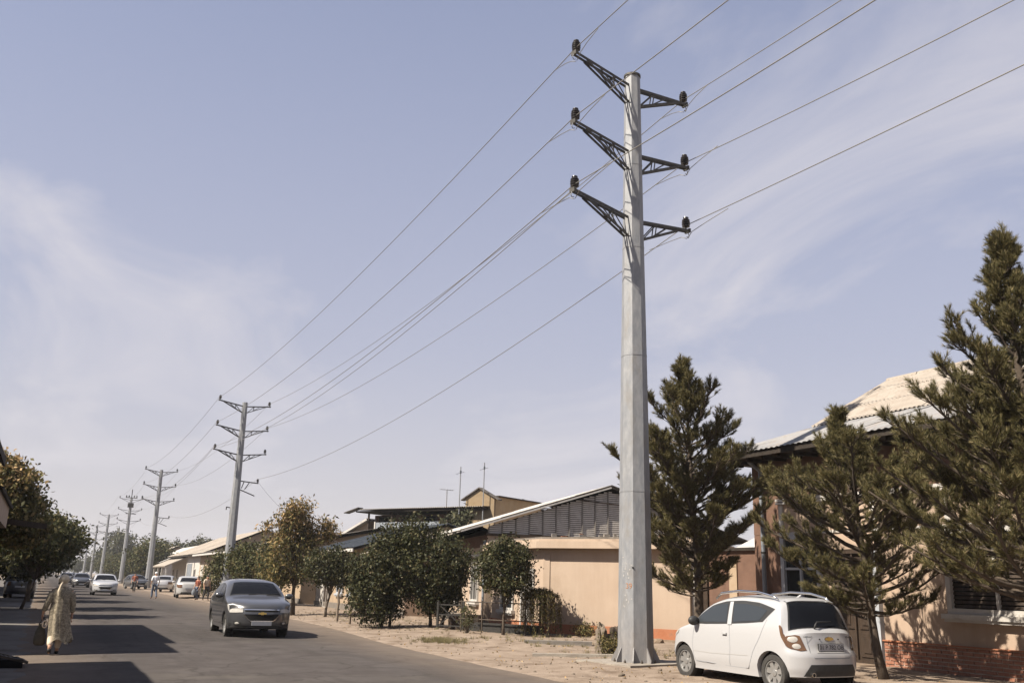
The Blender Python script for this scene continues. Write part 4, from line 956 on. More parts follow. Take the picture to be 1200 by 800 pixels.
# -- ground clutter that nobody could count
def clutter():
    rng = np.random.default_rng(21); rnd = random.Random(21); vs, fs = [], []
    ico = bmesh.new(); bmesh.ops.create_icosphere(ico, subdivisions=1, radius=1); iv = np.array([v.co[:] for v in ico.verts]); if_ = np.array([[v.index for v in f.verts] for f in ico.faces]); ico.free()
    b = 0
    for k in range(2200):
        y = 9+41*rnd.random()**1.6; e = road_edge(y); x = e + .05 + (6.0*rnd.random()**1.3); s = .005 + .035*rnd.random()**5
        if rnd.random() < .05: s *= 2.2
        v = iv*np.array([1, rnd.uniform(.6, 1), rnd.uniform(.4, .8)])*s*rng.uniform(.8, 1.2, (len(iv), 1)) + np.array([x, y, verge_z(x, y)+s*.15]); vs.append(v); fs.append(if_+b); b += len(v)
    tag(npmesh('pebbles', np.concatenate(vs), np.concatenate(fs), 'stone'), 'scattered pebbles and clods on the earth verge', 'pebbles', kind='stuff')
    pts = []
    for k in range(1100):
        y = 10+38*rnd.random()**1.5; x = road_edge(y) + .1 + 6.2*rnd.random(); pts.append((x, y, verge_z(x, y)+.012))
    v, f = leaves(np.array(pts), 1, .055, (.02, .02, .004), rng); tag(npmesh('fallen_leaves', v, f, 'leaf_orange'), 'dry leaves fallen on the earth verge', 'leaves', kind='stuff')
    tv = []
    for k in range(520):
        if k < 190: cx, cy = rnd.gauss(10.0, .35), rnd.gauss(24.6, .5)
        elif k < 360: cx, cy = rnd.uniform(11.2, 14.6), rnd.uniform(18, 26)
        else: cx, cy = rnd.uniform(10.8, 13.5), rnd.uniform(27, 45)
        z = verge_z(cx, cy)
        for j in range(14):
            a = rnd.uniform(0, 6.28); h = rnd.uniform(.04, .14); w_ = .005; d = V((math.cos(a), math.sin(a), 0)); s = V((-d.y, d.x, 0))*w_; bse = V((cx, cy, z-.01)) + d*rnd.uniform(0, .06)
            tv += [tuple(bse-s), tuple(bse+s), tuple(bse + d*h*.6 + V((0, 0, h)))]
    tag(npmesh('dry_grass', tv, np.arange(len(tv)).reshape(-1, 3), 'drygrass'), 'sparse dry grass tufts on the earth verge', 'grass', kind='stuff')
clutter()

# ------------------------------------------------------------------ cars
class CarShape:
    def __init__(s, L, W, top, belt, roofw, bot=.20, cF=.26, cR=.20, front=(), rear=(), plan=()):
        s.L, s.W, s.top, s.belt, s.roofw, s.bot, s.cF, s.cR, s.front, s.rear = L, W, top, belt, roofw, bot, cF, cR, front, rear
        s.plan = plan or [(0, .90), (.35, .955), (.9, 1), (L-1., 1), (L-.3, .965), (L, .90)]
        s.zmax = max(z for _, z in top)
    def B(s, l): return s.bot + .07*max(0, 1-l/.5) + .06*max(0, 1-(s.L-l)/.5)
    def T(s, l): return pl(s.top, l)
    def hw(s, l, z):
        w = s.W*pl(s.plan, l)
        if z <= s.belt:
            q = (z-.62)/.5; return w*(1-.055*q*q-(.02 if z < .32 else 0))
        q = (z-s.belt)/(s.zmax-s.belt); b = (s.belt-.62)/.5
        return w*(1-.055*b*b)*(1-(1-s.roofw)*q**1.12)
    def P(s, l, u, z):
        T = s.T(l); b = s.B(l); w = min(1, max(0, (z-b)/max(.01, T-b))); au = abs(u)
        ll = l + (s.cF*au**3.2 + pl(s.front, z))*max(0, 1-l/.7)**1.6 - (s.cR*au**4 + pl(s.rear, z))*max(0, 1-(s.L-l)/.6)**1.6
        zz = z - .075*au**4*w**10
        x = u*s.hw(l, z)
        return V((x, ll-s.L/2, zz))
    def body(s, NL=64, NU=14, NW=12):
        mb = MB(); ls = []
        # denser where the outline turns
        for i in range(NL+1):
            t = i/NL; ls.append(s.L*(.5-.5*math.cos(math.pi*t))*.35 + s.L*t*.65)
        us = [-1+2*j/NU for j in range(NU+1)]; us = [math.copysign(abs(u)**.8, u) for u in us]; ws = [(k/NW) for k in range(NW+1)]
        mb.grid([[s.P(l, u, s.T(l)) for u in us] for l in ls])                                  # top
        mb.grid([[s.P(l, u, s.B(l)) for u in us[::-1]] for l in ls])                            # underside
        for sd in (1, -1):
            rows = [[s.P(l, sd, lerp(s.B(l), s.T(l), w)) for w in ws] for l in ls]
            mb.grid([r[::-1] for r in rows] if sd > 0 else rows)
        mb.grid([[s.P(0, u, lerp(s.B(0), s.T(0), w)) for u in us] for w in ws])
        mb.grid([[s.P(s.L, u, lerp(s.B(s.L), s.T(s.L), w)) for u in us[::-1]] for w in ws])
        return mb
    def side(s, sd): return lambda l, z: s.P(l, sd, z)
    def topf(s): return lambda l, u: s.P(l, u, s.T(l))
    def rearf(s): return lambda u, z: s.P(s.L, u, z)
    def frontf(s): return lambda u, z: s.P(0, u, z)
def resample(pts, n):
    d = [0]
    for a, b in zip(pts, pts[1:]): d.append(d[-1]+math.dist(a, b))
    out = []
    for i in range(n+1):
        q = d[-1]*i/n; k = max(j for j in range(len(d)) if d[j] <= q+1e-9); k = min(k, len(pts)-2); t = (q-d[k])/max(1e-9, d[k+1]-d[k]); out.append((lerp(pts[k][0], pts[k+1][0], t), lerp(pts[k][1], pts[k+1][1], t)))
    return out
def patch(name, surf, lo, hi, material, parent, off=.006, n=14, m=8, center=V((0, 0, .7)), smooth=True):
    lo, hi = resample(lo, n), resample(hi, n); rows = []
    e = .004
    for j in range(m+1):
        row = []
        for i in range(n+1):
            a, b = lerp(lo[i][0], hi[i][0], j/m), lerp(lo[i][1], hi[i][1], j/m); p = surf(a, b)
            nr = (surf(a+e, b)-surf(a-e, b)).cross(surf(a, b+e)-surf(a, b-e)); nr = nr.normalized() if nr.length > 1e-12 else V((0, 0, 1))
            if nr.dot(p-center) < 0: nr = -nr
            row.append(p+nr*off)
        rows.append(row)
    f0 = (rows[0][1]-rows[0][0]).cross(rows[1][0]-rows[0][0])
    if f0.dot(rows[0][0]-center) < 0: rows = [r[::-1] for r in rows]
    return MB().grid(rows).build(name, material, parent, smooth=smooth)
def disc(name, surf, c, ra, rb, material, parent, off=.01, tilt=0., n=20, center=V((0, 0, .7))):
    rings = 4
    lo = []
    mb = MB(); rows = []
    for k in range(rings+1):
        row = []
        for i in range(n):
            a = 2*math.pi*i/n; x, y = ra*math.cos(a)*k/rings, rb*math.sin(a)*k/rings
            q = (c[0]+x*math.cos(tilt)-y*math.sin(tilt), c[1]+x*math.sin(tilt)+y*math.cos(tilt)); p = surf(*q); e = .004
            nr = (surf(q[0]+e, q[1])-surf(q[0]-e, q[1])).cross(surf(q[0], q[1]+e)-surf(q[0], q[1]-e)).normalized()
            if nr.dot(p-center) < 0: nr = -nr
            row.append(p+nr*(off+.008*(1-(k/rings)**2)))
        rows.append(row)
    f0 = (rows[2][1]-rows[2][0]).cross(rows[3][0]-rows[2][0])
    if f0.dot(rows[2][0]-center) < 0: rows = [r[::-1] for r in rows]
    return mb.grid(rows, True).build(name, material, parent, smooth=True)
def wheel(parent, x, y, r, sd, spokes=7):
    """Tyre with rim; sd +1 shows its face towards +x."""
    mtx = Matrix.Translation((x, y, r)) @ Matrix.Rotation(R(90)*sd, 4, 'Y'); w = .095
    t = MB().lathe([(r*.62, -w), (r*.93, -w), (r, -w*.7), (r, w*.7), (r*.95, w), (r*.70, w*1.02), (r*.665, w*.9), (r*.65, w*.3)], 28, mtx).build('wheel', 'tyre', parent, sharp=35)
    rim = MB().lathe([(r*.66, w*.2), (r*.68, w*.88), (r*.62, w*.9), (r*.58, w*.35), (r*.1, w*.30)], 28, mtx)
    for k in range(spokes):
        a = 2*math.pi*k/spokes; c, s = math.cos(a), math.sin(a); q = V((-s, c, 0))
        p0, p1 = V((c*r*.12, s*r*.12, w*.62)), V((c*r*.62, s*r*.62, w*.72)); a0, a1 = .032, .045
        vs = [p0-q*a0, p0+q*a0, p1+q*a1, p1-q*a1]; vs += [v-V((0, 0, .03)) for v in vs]
        rim.add([mtx @ v for v in vs], [(0,1,2,3),(7,6,5,4),(0,4,5,1),(1,5,6,2),(2,6,7,3),(3,7,4,0)])
    rim.lathe([(r*.19, w*.5), (r*.18, w*.75), (r*.05, w*.82)], 14, mtx)
    rim.build('rim', 'alloy', t, sharp=35)
    MB().lathe([(r*.6, w*.1), (r*.6, w*.32), (.01, w*.33)], 20, mtx).build('brake_shadow', 'iron', t)
    return t
def car_body(t, cs, paint, axles, r, full=True):
    b = cs.body(*( (72, 16, 14) if full else (44, 10, 9))).build('body', paint, t, smooth=True)
    bm = bmesh.new(); bm.from_mesh(b.data); bmesh.ops.remove_doubles(bm, verts=bm.verts, dist=.0006); bmesh.ops.recalc_face_normals(bm, faces=bm.faces); bm.to_mesh(b.data); bm.free()
    for ly in axles:
        for sd in (1, -1):
            c = MB().lathe([(r*1.16, -.17), (r*1.16, .17)], 30, Matrix.Translation((sd*cs.W, ly-cs.L/2, r*1.02)) @ Matrix.Rotation(R(90), 4, 'Y') @ Matrix.Scale(1.0, 4)).build('cutter', 'dark_void', t)
            md = b.modifiers.new('arch', 'BOOLEAN'); md.operation = 'DIFFERENCE'; md.object = c; md.solver = 'EXACT'
            dg = bpy.context.evaluated_depsgraph_get(); dg.update(); bake(b); bpy.data.objects.remove(c)
            MB().lathe([(.02, -.13), (r*1.15, -.12), (r*1.15, .03)], 26, Matrix.Translation((sd*(cs.hw(ly, .3)-.09), ly-cs.L/2, r*1.02)) @ Matrix.Rotation(R(90)*sd, 4, 'Y'), 0, False).build('wheel_arch', 'dark_void', t)
    b.data.shade_smooth(); b.data.set_sharp_from_angle(angle=R(48))
    if b.data.materials: b.data.materials[0] = M[paint]
    while len(b.data.materials) > 1: b.data.materials.pop()
    for ly in axles:
        for sd in (1, -1): wheel(t, sd*(cs.hw(ly, .3)-.105), ly-cs.L/2, r, sd)
    return b
def strip(surf, pts, material, parent, wdt=.006, name='panel_gap', off=.003):
    mb = MB(); pts = resample(pts, 14); rows = [[], []]
    for i, q in enumerate(pts):
        a = pts[max(0, i-1)]; b = pts[min(len(pts)-1, i+1)]; d = V((b[0]-a[0], b[1]-a[1])).normalized(); nq = V((-d.y, d.x))*wdt/2
        for k, s in ((0, -1), (1, 1)):
            x, y = q[0]+nq.x*s, q[1]+nq.y*s; p = surf(x, y); e = .004; nr = (surf(x+e, y)-surf(x-e, y)).cross(surf(x, y+e)-surf(x, y-e)).normalized()
            if nr.dot(p-V((0, 0, .7))) < 0: nr = -nr
            rows[k].append(p+nr*off)
    return mb.grid(rows).build(name, material, parent)

def hatchback():
    cs = CarShape(3.64, .80, [(0, .66), (.10, .76), (.35, .88), (.75, .985), (.98, 1.06), (1.25, 1.27), (1.5, 1.405), (1.85, 1.48), (2.3, 1.505), (2.75, 1.49), (3.06, 1.45), (3.20, 1.405), (3.31, 1.28), (3.44, 1.06), (3.52, .985), (3.60, .955), (3.64, .94)],
                  .95, .80, .20, .34, .22, [(.2, .10), (.45, 0), (.7, .04), (1, .1)], [(.2, .03), (.40, .0), (.60, .0), (.68, .05), (.9, .09)])
    t = thing('white_hatchback', 'white five door hatchback with roof rails parked on the earth verge', 'car', (11.62, 11.74+1.82, .05), R(180))
    car_body(t, cs, 'paint_white', (.70, 3.05), .290)
    L = cs.L
    for sd in (1, -1):
        sf = cs.side(sd)
        # dark surround with two panes and a body coloured pillar between
        patch('window_surround', sf, [(.98, .975), (1.4, .975), (2.0, 1.005), (2.5, 1.04), (2.86, 1.075)], [(.98, 1.0), (1.22, 1.19), (1.5, 1.35), (1.85, 1.43), (2.3, 1.45), (2.7, 1.42), (3.10, 1.31)], 'black_plastic', t, .004, 26, 8)
        patch('side_window', sf, [(1.18, 1.005), (1.95, 1.03)], [(1.20, 1.14), (1.42, 1.28), (1.65, 1.345), (1.90, 1.365)], 'tint_side', t, .008, 14, 6)
        patch('side_window', sf, [(2.12, 1.04), (2.78, 1.09)], [(2.06, 1.37), (2.4, 1.37), (2.70, 1.335), (2.93, 1.27)], 'tint_side', t, .008, 14, 6)
        patch('quarter_window', sf, [(1.03, .995), (1.15, 1.0)], [(1.04, 1.02), (1.15, 1.10)], 'tint_side', t, .008, 6, 4)
        patch('pillar', sf, [(1.98, .99), (2.09, .995)], [(1.95, 1.41), (2.04, 1.415)], 'paint_white', t, .011, 6, 8)
        for pts in ([(1.05, .96), (1.0, .6), (1.05, .33), (2.0, .31)], [(2.03, 1.0), (2.06, .6), (2.02, .31)], [(2.95, 1.12), (2.80, .80), (2.66, .62), (2.55, .40), (2.5, .31), (2.0, .31)]): strip(sf, pts, 'blue_grey', t, .0055)
        strip(sf, [(1.05, .50), (1.5, .49), (2.5, .52)], 'paint_offwhite', t, .012, 'side_crease')
        MB().box((sd*.795-.008, 1.86-L/2, .825), (sd*.795+.02*sd+.008, 1.98-L/2, .850)).build('door_handle', 'paint_white', t)
        MB().box((sd*.80-.006, 1.905-L/2, .812), (sd*.80+.006, 1.955-L/2, .824)).build('handle_recess', 'iron', t)
        mm = Matrix.Translation((sd*.86, 1.13-L/2, 1.02)) @ Matrix.Diagonal((.11, .075, .085, 1))
        sp = bmesh.new(); bmesh.ops.create_icosphere(sp, subdivisions=3, radius=1, matrix=mm); me = bpy.data.meshes.new('mirror'); sp.to_mesh(me); sp.free(); me.shade_smooth(); link('mirror', me, 'black_plastic', t)
        MB().tube([(sd*.55, 1.42-L/2, 1.42), (sd*.585, 1.62-L/2, 1.515), (sd*.595, 2.1-L/2, 1.562), (sd*.59, 2.6-L/2, 1.548), (sd*.57, 2.95-L/2, 1.485), (sd*.56, 3.05-L/2, 1.44)], [.018, .022, .022, .022, .02, .014], 8).build('roof_rail', 'chrome', t, smooth=True)
        # tail lamp wrapping the corner: amber-brown lens with two round clear lamps
        rf = cs.rearf()
        patch('tail_lamp', rf, [(sd*.66, .665), (sd*.80, .655), (sd*.95, .69), (sd*.998, .72)], [(sd*.76, .90), (sd*.85, .935), (sd*.93, .935), (sd*.998, .93)], 'lamp_red', t, .012, 10, 8)
        patch('tail_lamp', lambda l, z, sd=sd: cs.P(l, sd, z), [(3.45, .86), (3.635, .72)], [(3.33, 1.04), (3.40, 1.07), (3.50, 1.0), (3.635, .92)], 'lamp_red', t, .012, 8, 6)
        disc('lamp_round', rf, (sd*.89, .84), .085, .055, 'lamp_clear', t, .016); disc('lamp_round', rf, (sd*.84, .725), .075, .042, 'lamp_clear', t, .016)
    tf, rf = cs.topf(), cs.rearf()
    patch('windscreen', tf, [(1.02, -.86), (1.02, .86)], [(1.48, -.80), (1.48, .80)], 'tint', t, .006, 12, 8)
    patch('rear_window_surround', tf, [(3.49, -.90), (3.49, .90)], [(3.19, -.80), (3.19, .80)], 'black_plastic', t, .005, 14, 10)
    patch('rear_window', tf, [(3.475, -.86), (3.475, .86)], [(3.215, -.76), (3.215, .76)], 'tint', t, .009, 14, 10)
    sp = patch('spoiler', tf, [(3.195, -.80), (3.195, .80)], [(3.08, -.80), (3.08, .80)], 'paint_white', t, .03, 14, 4)
    # tailgate lines, plate recess, plate, badge, wiper
    strip(rf, [(-.62, .90), (-.60, .62), (-.52, .555), (0, .55), (.52, .555), (.60, .62), (.62, .90)], 'blue_grey', t, .012)
    patch('plate_recess', rf, [(-.43, .635), (.43, .635)], [(-.40, .80), (.40, .80)], 'paint_offwhite', t, .004, 10, 5)
    mid = rf(0, .715); yr = mid.y
    MB().box((-.265, yr+.004, .655), (.265, yr+.032, .775)).build('number_plate', 'black_plastic', t)
    pl_ = MB().box((-.257, yr+.032, .661), (.257, yr+.036, .769)).build('plate_face', 'plate_white', t)
    text('plate_text', '01 P 782 OB', .098, 'ink', t, (0, yr+.037, .715), (R(90), 0, R(180)), ext=.001)
    yb = rf(0, .84).y
    MB().add([(-.085, 0, -.012), (-.03, 0, -.018), (-.026, 0, -.028), (.03, 0, -.028), (.034, 0, -.018), (.085, 0, -.012), (.078, 0, .012), (.034, 0, .018), (.03, 0, .028), (-.026, 0, .028), (-.03, 0, .018), (-.078, 0, .012)] , [tuple(range(12))]).build('badge', 'gold', t).location = (0, yb+.016, .845)
    MB().lathe([(.05, 0), (.05, .01)], 20, Matrix.Translation((0, yb+.012, .845)) @ Matrix.Rotation(R(90), 4, 'X') @ Matrix.Diagonal((2.0, .72, 1, 1))).build('badge_rim', 'chrome', t)
    for sx in (-.20, .20): MB().lathe([(.012, 0), (.012, .012)], 8, Matrix.Translation((sx, yb+.014, .84)) @ Matrix.Rotation(R(90), 4, 'X')).build('plate_lamp', 'iron', t)
    text('model_script', 'CHEVROLET', .034, 'ink', t, (-.43+.86, rf(.55, .875).y+.012, .872), (R(90), 0, R(180)), ext=.001); text('model_script', 'SPARK', .038, 'ink', t, (-.43, rf(.55, .875).y+.012, .872), (R(90), 0, R(180)), ext=.001)
    wv = tf(3.47, .12)
    MB().tube([wv+V((.10, .015, -.06)), wv+V((.09, .05, .03)), wv+V((.04, .03, .075)), wv+V((-.30, .0, .085))], [.016, .016, .012, .008], 8).build('wiper', 'black_plastic', t, smooth=True)
    patch('bumper_insert', rf, [(-.80, .275), (.80, .275)], [(-.62, .455), (.62, .455)], 'black_plastic', t, .008, 14, 6)
    MB().lathe([(.036, -.12), (.036, .02), (.030, .02), (.030, -.02)], 14, Matrix.Translation((.42, L/2-.02, .30)) @ Matrix.Rotation(R(-90), 4, 'X')).build('exhaust', 'chrome', t, sharp=35)
    ff = cs.frontf()
    for sd in (1, -1): patch('headlamp', cs.side(sd), [(.12, .70), (.5, .80)], [(.16, .74), (.55, .89)], 'lamp_clear', t, .01, 8, 4)
    patch('grille', ff, [(-.5, .36), (.5, .36)], [(-.55, .58), (.55, .58)], 'black_plastic', t, .01, 10, 5)
    # roof aerial pod and the bright things on the roof
    MB().tube([(0, 2.9-L/2, 1.47), (0, 2.98-L/2, 1.52)], [.03, .012], 8).build('aerial_pod', 'paint_white', t, smooth=True)
    return t
hatchback()

SEDAN = CarShape(4.48, .868, [(0, .785), (.05, .84), (.22, .90), (.7, .985), (1.05, 1.05), (1.2, 1.09), (1.5, 1.275), (1.8, 1.415), (2.15, 1.49), (2.6, 1.51), (3.0, 1.47), (3.35, 1.36), (3.7, 1.18), (3.86, 1.10), (4.2, 1.075), (4.38, 1.04), (4.48, .96)],
                 .98, .78, .21, .42, .28, [(.2, .06), (.42, 0), (.60, .01), (.72, .05), (.9, .1)], [(.2, .03), (.42, .0), (.66, .0), (.9, .05), (1.1, .1)])
def sedan(label, loc, rz, paint, full=True, plate=None, group=None, dirt=False, name='sedan'):
    cs = SEDAN; L = cs.L; t = thing(name, label, 'car', loc, rz, group)
    car_body(t, cs, paint, (.86, 3.48), .31, full)
    tf, rf, ff = cs.topf(), cs.rearf(), cs.frontf(); n = 12 if full else 6
    for sd in (1, -1):
        sf = cs.side(sd)
        patch('window_surround', sf, [(1.28, 1.0), (2.4, 1.035), (3.45, 1.07)], [(1.28, 1.02), (1.6, 1.21), (1.95, 1.36), (2.4, 1.425), (2.9, 1.39), (3.3, 1.27), (3.5, 1.12)], 'black_plastic', t, .004, 2*n, 6)
        patch('side_window', sf, [(1.42, 1.03), (2.28, 1.06)], [(1.5, 1.12), (1.75, 1.25), (2.0, 1.345), (2.26, 1.39)], 'tint', t, .008, n, 5)
        patch('side_window', sf, [(2.36, 1.06), (3.3, 1.09)], [(2.36, 1.395), (2.75, 1.375), (3.1, 1.29), (3.32, 1.14)], 'tint', t, .008, n, 5)
        if full:
            for pts in ([(1.33, .98), (1.28, .6), (1.36, .33), (2.3, .31)], [(2.32, 1.03), (2.34, .6), (2.3, .31)], [(3.42, 1.05), (3.25, .75), (3.0, .40), (2.9, .31), (2.3, .31)]): strip(sf, pts, 'iron', t, .008)
            strip(sf, [(1.0, .36), (3.2, .36)], 'chrome', t, .014, 'sill_trim')
            for y in (2.15, 3.15): MB().box((sd*.84-.01, y-L/2, .90), (sd*.87+.012*sd+.01, y+.16-L/2, .925)).build('door_handle', paint, t)
        mm = Matrix.Translation((sd*.955, 1.42-L/2, 1.06)) @ Matrix.Diagonal((.12, .08, .08, 1)); sp = bmesh.new(); bmesh.ops.create_icosphere(sp, subdivisions=2, radius=1, matrix=mm); me = bpy.data.meshes.new('mirror'); sp.to_mesh(me); sp.free(); me.shade_smooth(); link('mirror', me, paint, t)
        hl = lambda q, z, sd=sd: cs.P(0, sd*lerp(.60, 1, q*2), z) if q < .5 else cs.P(lerp(0, .44, q*2-1), sd, z)
        patch('headlamp', hl, [(.02, .655), (.25, .645), (.5, .64), (.7, .69), (.98, .83)], [(.02, .735), (.25, .765), (.5, .775), (.7, .84), (.98, .905)], 'lamp_clear', t, .014, 22, 6)
        patch('fog_lamp', ff, [(sd*.66, .34), (sd*.88, .34)], [(sd*.66, .41), (sd*.90, .43)], 'black_plastic', t, .008, 6, 4); disc('fog_lens', ff, (sd*.78, .38), .06, .03, 'lamp_clear', t, .014)
        patch('tail_lamp', rf, [(sd*.62, .70), (sd*.998, .70)], [(sd*.66, .93), (sd*.998, .94)], 'lamp_red', t, .012, 8, 5)
        patch('tail_lamp', sf, [(4.2, .80), (4.475, .70)], [(4.2, .95), (4.475, .94)], 'lamp_red', t, .012, 6, 4)
    patch('windscreen_surround', tf, [(1.20, -.88), (1.20, .88)], [(1.83, -.80), (1.83, .80)], 'black_plastic', t, .005, 12, 8)
    patch('windscreen', tf, [(1.24, -.85), (1.24, .85)], [(1.80, -.77), (1.80, .77)], 'tint', t, .009, 12, 8)
    patch('rear_window', tf, [(3.80, -.80), (3.80, .80)], [(3.28, -.74), (3.28, .74)], 'tint', t, .008, 12, 8)
    patch('grille', ff, [(-.46, .51), (-.38, .455), (.38, .455), (.46, .51)], [(-.56, .605), (.56, .605)], 'dark_void', t, .012, 12, 4)
    patch('grille', ff, [(-.55, .665), (.55, .665)], [(-.56, .715), (.56, .715)], 'dark_void', t, .012, 12, 3)
    patch('grille_bar', ff, [(-.57, .61), (.57, .61)], [(-.57, .66), (.57, .66)], paint, t, .022, 12, 3)
    strip(ff, [(-.58, .725), (.58, .725)], 'chrome', t, .020, 'chrome_strip', .022); strip(ff, [(-.58, .60), (-.49, .50), (-.38, .44), (.38, .44), (.49, .50), (.58, .60)], 'chrome', t, .020, 'chrome_strip', .016)
    patch('lower_grille', ff, [(-.80, .265), (.80, .265)], [(-.62, .325), (.62, .325)], 'black_plastic', t, .01, 12, 4)
    yf = ff(0, .37).y
    if full: MB().add([(-.11, 0, -.018), (-.04, 0, -.022), (-.035, 0, -.036), (.035, 0, -.036), (.04, 0, -.022), (.11, 0, -.018), (.10, 0, .018), (.04, 0, .022), (.035, 0, .036), (-.035, 0, .036), (-.04, 0, .022), (-.10, 0, .018)], [tuple(range(12))]).build('badge', 'gold', t).location = (0, ff(0, .635).y-.030, .635)
    MB().box((-.26, yf-.022, .33), (.26, yf+.01, .435)).build('number_plate', 'plate_white', t)
    yr = rf(0, .6).y; MB().box((-.26, yr-.01, .60), (.26, yr+.022, .70)).build('number_plate', 'plate_white', t)
    patch('bumper_insert', rf, [(-.80, .275), (.80, .275)], [(-.66, .40), (.66, .40)], 'black_plastic', t, .008, 10, 4)
    for x in (-.25, .35):
        w0 = tf(1.19, x); MB().tube([w0+V((0, 0, .01)), w0+V((.2, .04, .03)), w0+V((.42, .10, .05))], .009, 5).build('wiper', 'black_plastic', t)
    return t
sedan('dark grey sedan driving towards the camera on the right lane', (5.45, 25.75+2.24, .05), R(-1.5), 'paint_grey')
sedan('bright white sedan driving towards the camera farther down the road', (4.25, 76.5, .05), 0, 'paint_white', False, group='traffic coming down the road')
sedan('black car with lights coming behind the bright white sedan', (3.9, 112, .05), 0, 'paint_black', False, group='traffic coming down the road')
sedan('dark car farther back in the line of oncoming traffic', (3.0, 138, .05), 0, 'paint_grey', False, group='traffic coming down the road')
sedan('small dark car farthest back in the oncoming traffic', (4.6, 175, .05), 0, 'paint_black', False, group='traffic coming down the road')
sedan('silvery white sedan parked on the verge, rear towards the camera', (9.75, 73.5, .06), R(180-4), 'paint_offwhite', False, group='cars parked along the right verge')
sedan('silver sedan parked askew just behind the second pole with a bracket', (10.9, 97, .06), R(180-16), 'paint_silver', False, group='cars parked along the right verge')
sedan('black car parked on the verge beyond the silver sedan', (9.4, 112, .06), R(10), 'paint_black', False, group='cars parked along the right verge')
sedan('grey car parked half hidden on the left under the shade trees', (-1.05, 66, .04), R(180), 'paint_grey', False)

# ------------------------------------------------------------------ people
def skin_mesh(name, verts, edges, radii, material, parent, sub=1):
    m = bpy.data.meshes.new(name); m.from_pydata([tuple(v) for v in verts], edges, []); m.update(); o = link(name, m, None, parent)
    md = o.modifiers.new('s', 'SKIN'); md.use_smooth_shade = True
    for i, r in enumerate(radii): m.skin_vertices[0].data[i].radius = r if isinstance(r, tuple) else (r, r)
    m.skin_vertices[0].data[0].use_root = True
    sb = o.modifiers.new('d', 'SUBSURF'); sb.levels = sb.render_levels = sub
    bpy.context.evaluated_depsgraph_get().update(); bake(o); o.data.materials.clear(); o.data.materials.append(M[material]); o.data.shade_smooth(); return o
def chain(vs, es, rs, start, pts, rad):
    p = start
    for q, r in zip(pts, rad): vs.append(V(q)); rs.append(r); es.append((p, len(vs)-1)); p = len(vs)-1
    return p
def figure(t, J, sub=1, fingers=True):
    """One continuous body from joints J; returns nothing but builds 'body'."""
    vs, es, rs = [V(J['pelvis'])], [], [(.13, .10)]
    sp = chain(vs, es, rs, 0, [J['waist'], J['chest'], J['collar']], [(.12, .09), (.14, .10), (.09, .07)])
    nk = chain(vs, es, rs, sp, [J['neck'], J['jaw'], J['head'], J['crown']], [.052, (.062, .07), (.078, .092), (.06, .07)])
    for s in 'LR':
        hnd = chain(vs, es, rs, sp, [J['sh'+s], J['el'+s], J['wr'+s], J['hd'+s]], [.062, .043, .030, (.036, .018)])
        d = (V(J['hd'+s])-V(J['wr'+s])).normalized(); sd = d.cross(V((0, 1, 0))); sd = sd.normalized() if sd.length > .1 else V((1, 0, 0))
        if fingers:
            yv = d.cross(sd).normalized()
            for k, (o, ln) in enumerate(((-.028, .075), (-.010, .085), (.010, .082), (.028, .065))):
                a = V(J['hd'+s]) + yv*o + d*.03
                chain(vs, es, rs, hnd, [a, a+d*ln*.55+sd*.008, a+d*ln*.9+sd*.03], [.010, .009, .008])
            chain(vs, es, rs, hnd, [V(J['wr'+s])+d*.03+yv*.045+sd*.01, V(J['wr'+s])+d*.075+yv*.06+sd*.025], [.011, .009])
        f = chain(vs, es, rs, 0, [J['hip'+s], J['kn'+s], J['an'+s]], [.085, .055, .040])
        a = V(J['an'+s]); fw = V(J['toe'+s])-a
        chain(vs, es, rs, f, [a+fw*.35+V((0, 0, -.01)), J['toe'+s]], [(.040, .030), (.036, .022)])
    # ears and nose
    h = V(J['head']); fwd = V(J.get('face', (0, 1, 0))); sdv = fwd.cross(V((0, 0, 1)))
    hi = nk-1
    chain(vs, es, rs, hi, [h+fwd*.085+V((0, 0, -.015)), h+fwd*.105+V((0, 0, -.03))], [.018, .012])
    for s in (1, -1): chain(vs, es, rs, hi, [h+sdv*s*.082], [.016])
    return skin_mesh('body', vs, es, rs, 'skin', t, sub)
def rings(name, secs, material, parent, n=26, fold=0., seed=1, twist=0., closed_top=False, nf=7):
    rnd = random.Random(seed); ph = [rnd.uniform(0, 6.28) for _ in range(3)]; rows = []
    for i, (cx, cy, z, rx, ry) in enumerate(secs):
        q = i/(len(secs)-1); row = []
        for k in range(n):
            a = 2*math.pi*k/n; f = 1 + fold*q*(math.sin(nf*a+ph[0]+q*1.2)*.6 + math.sin((nf+4)*a+ph[1]+2*q)*.4) + fold*.25*math.sin(3*a+ph[2]+5*q)
            row.append((cx+rx*f*math.cos(a), cy+ry*f*math.sin(a), z + fold*.3*q*math.sin(4*a+ph[2])))
        rows.append(row)
    mb = MB().grid(rows[::-1], True)
    if closed_top: b = (len(rows)-1)*n; mb.f.append(tuple(b+k for k in range(n)))
    o = mb.build(name, material, parent, smooth=True); return o
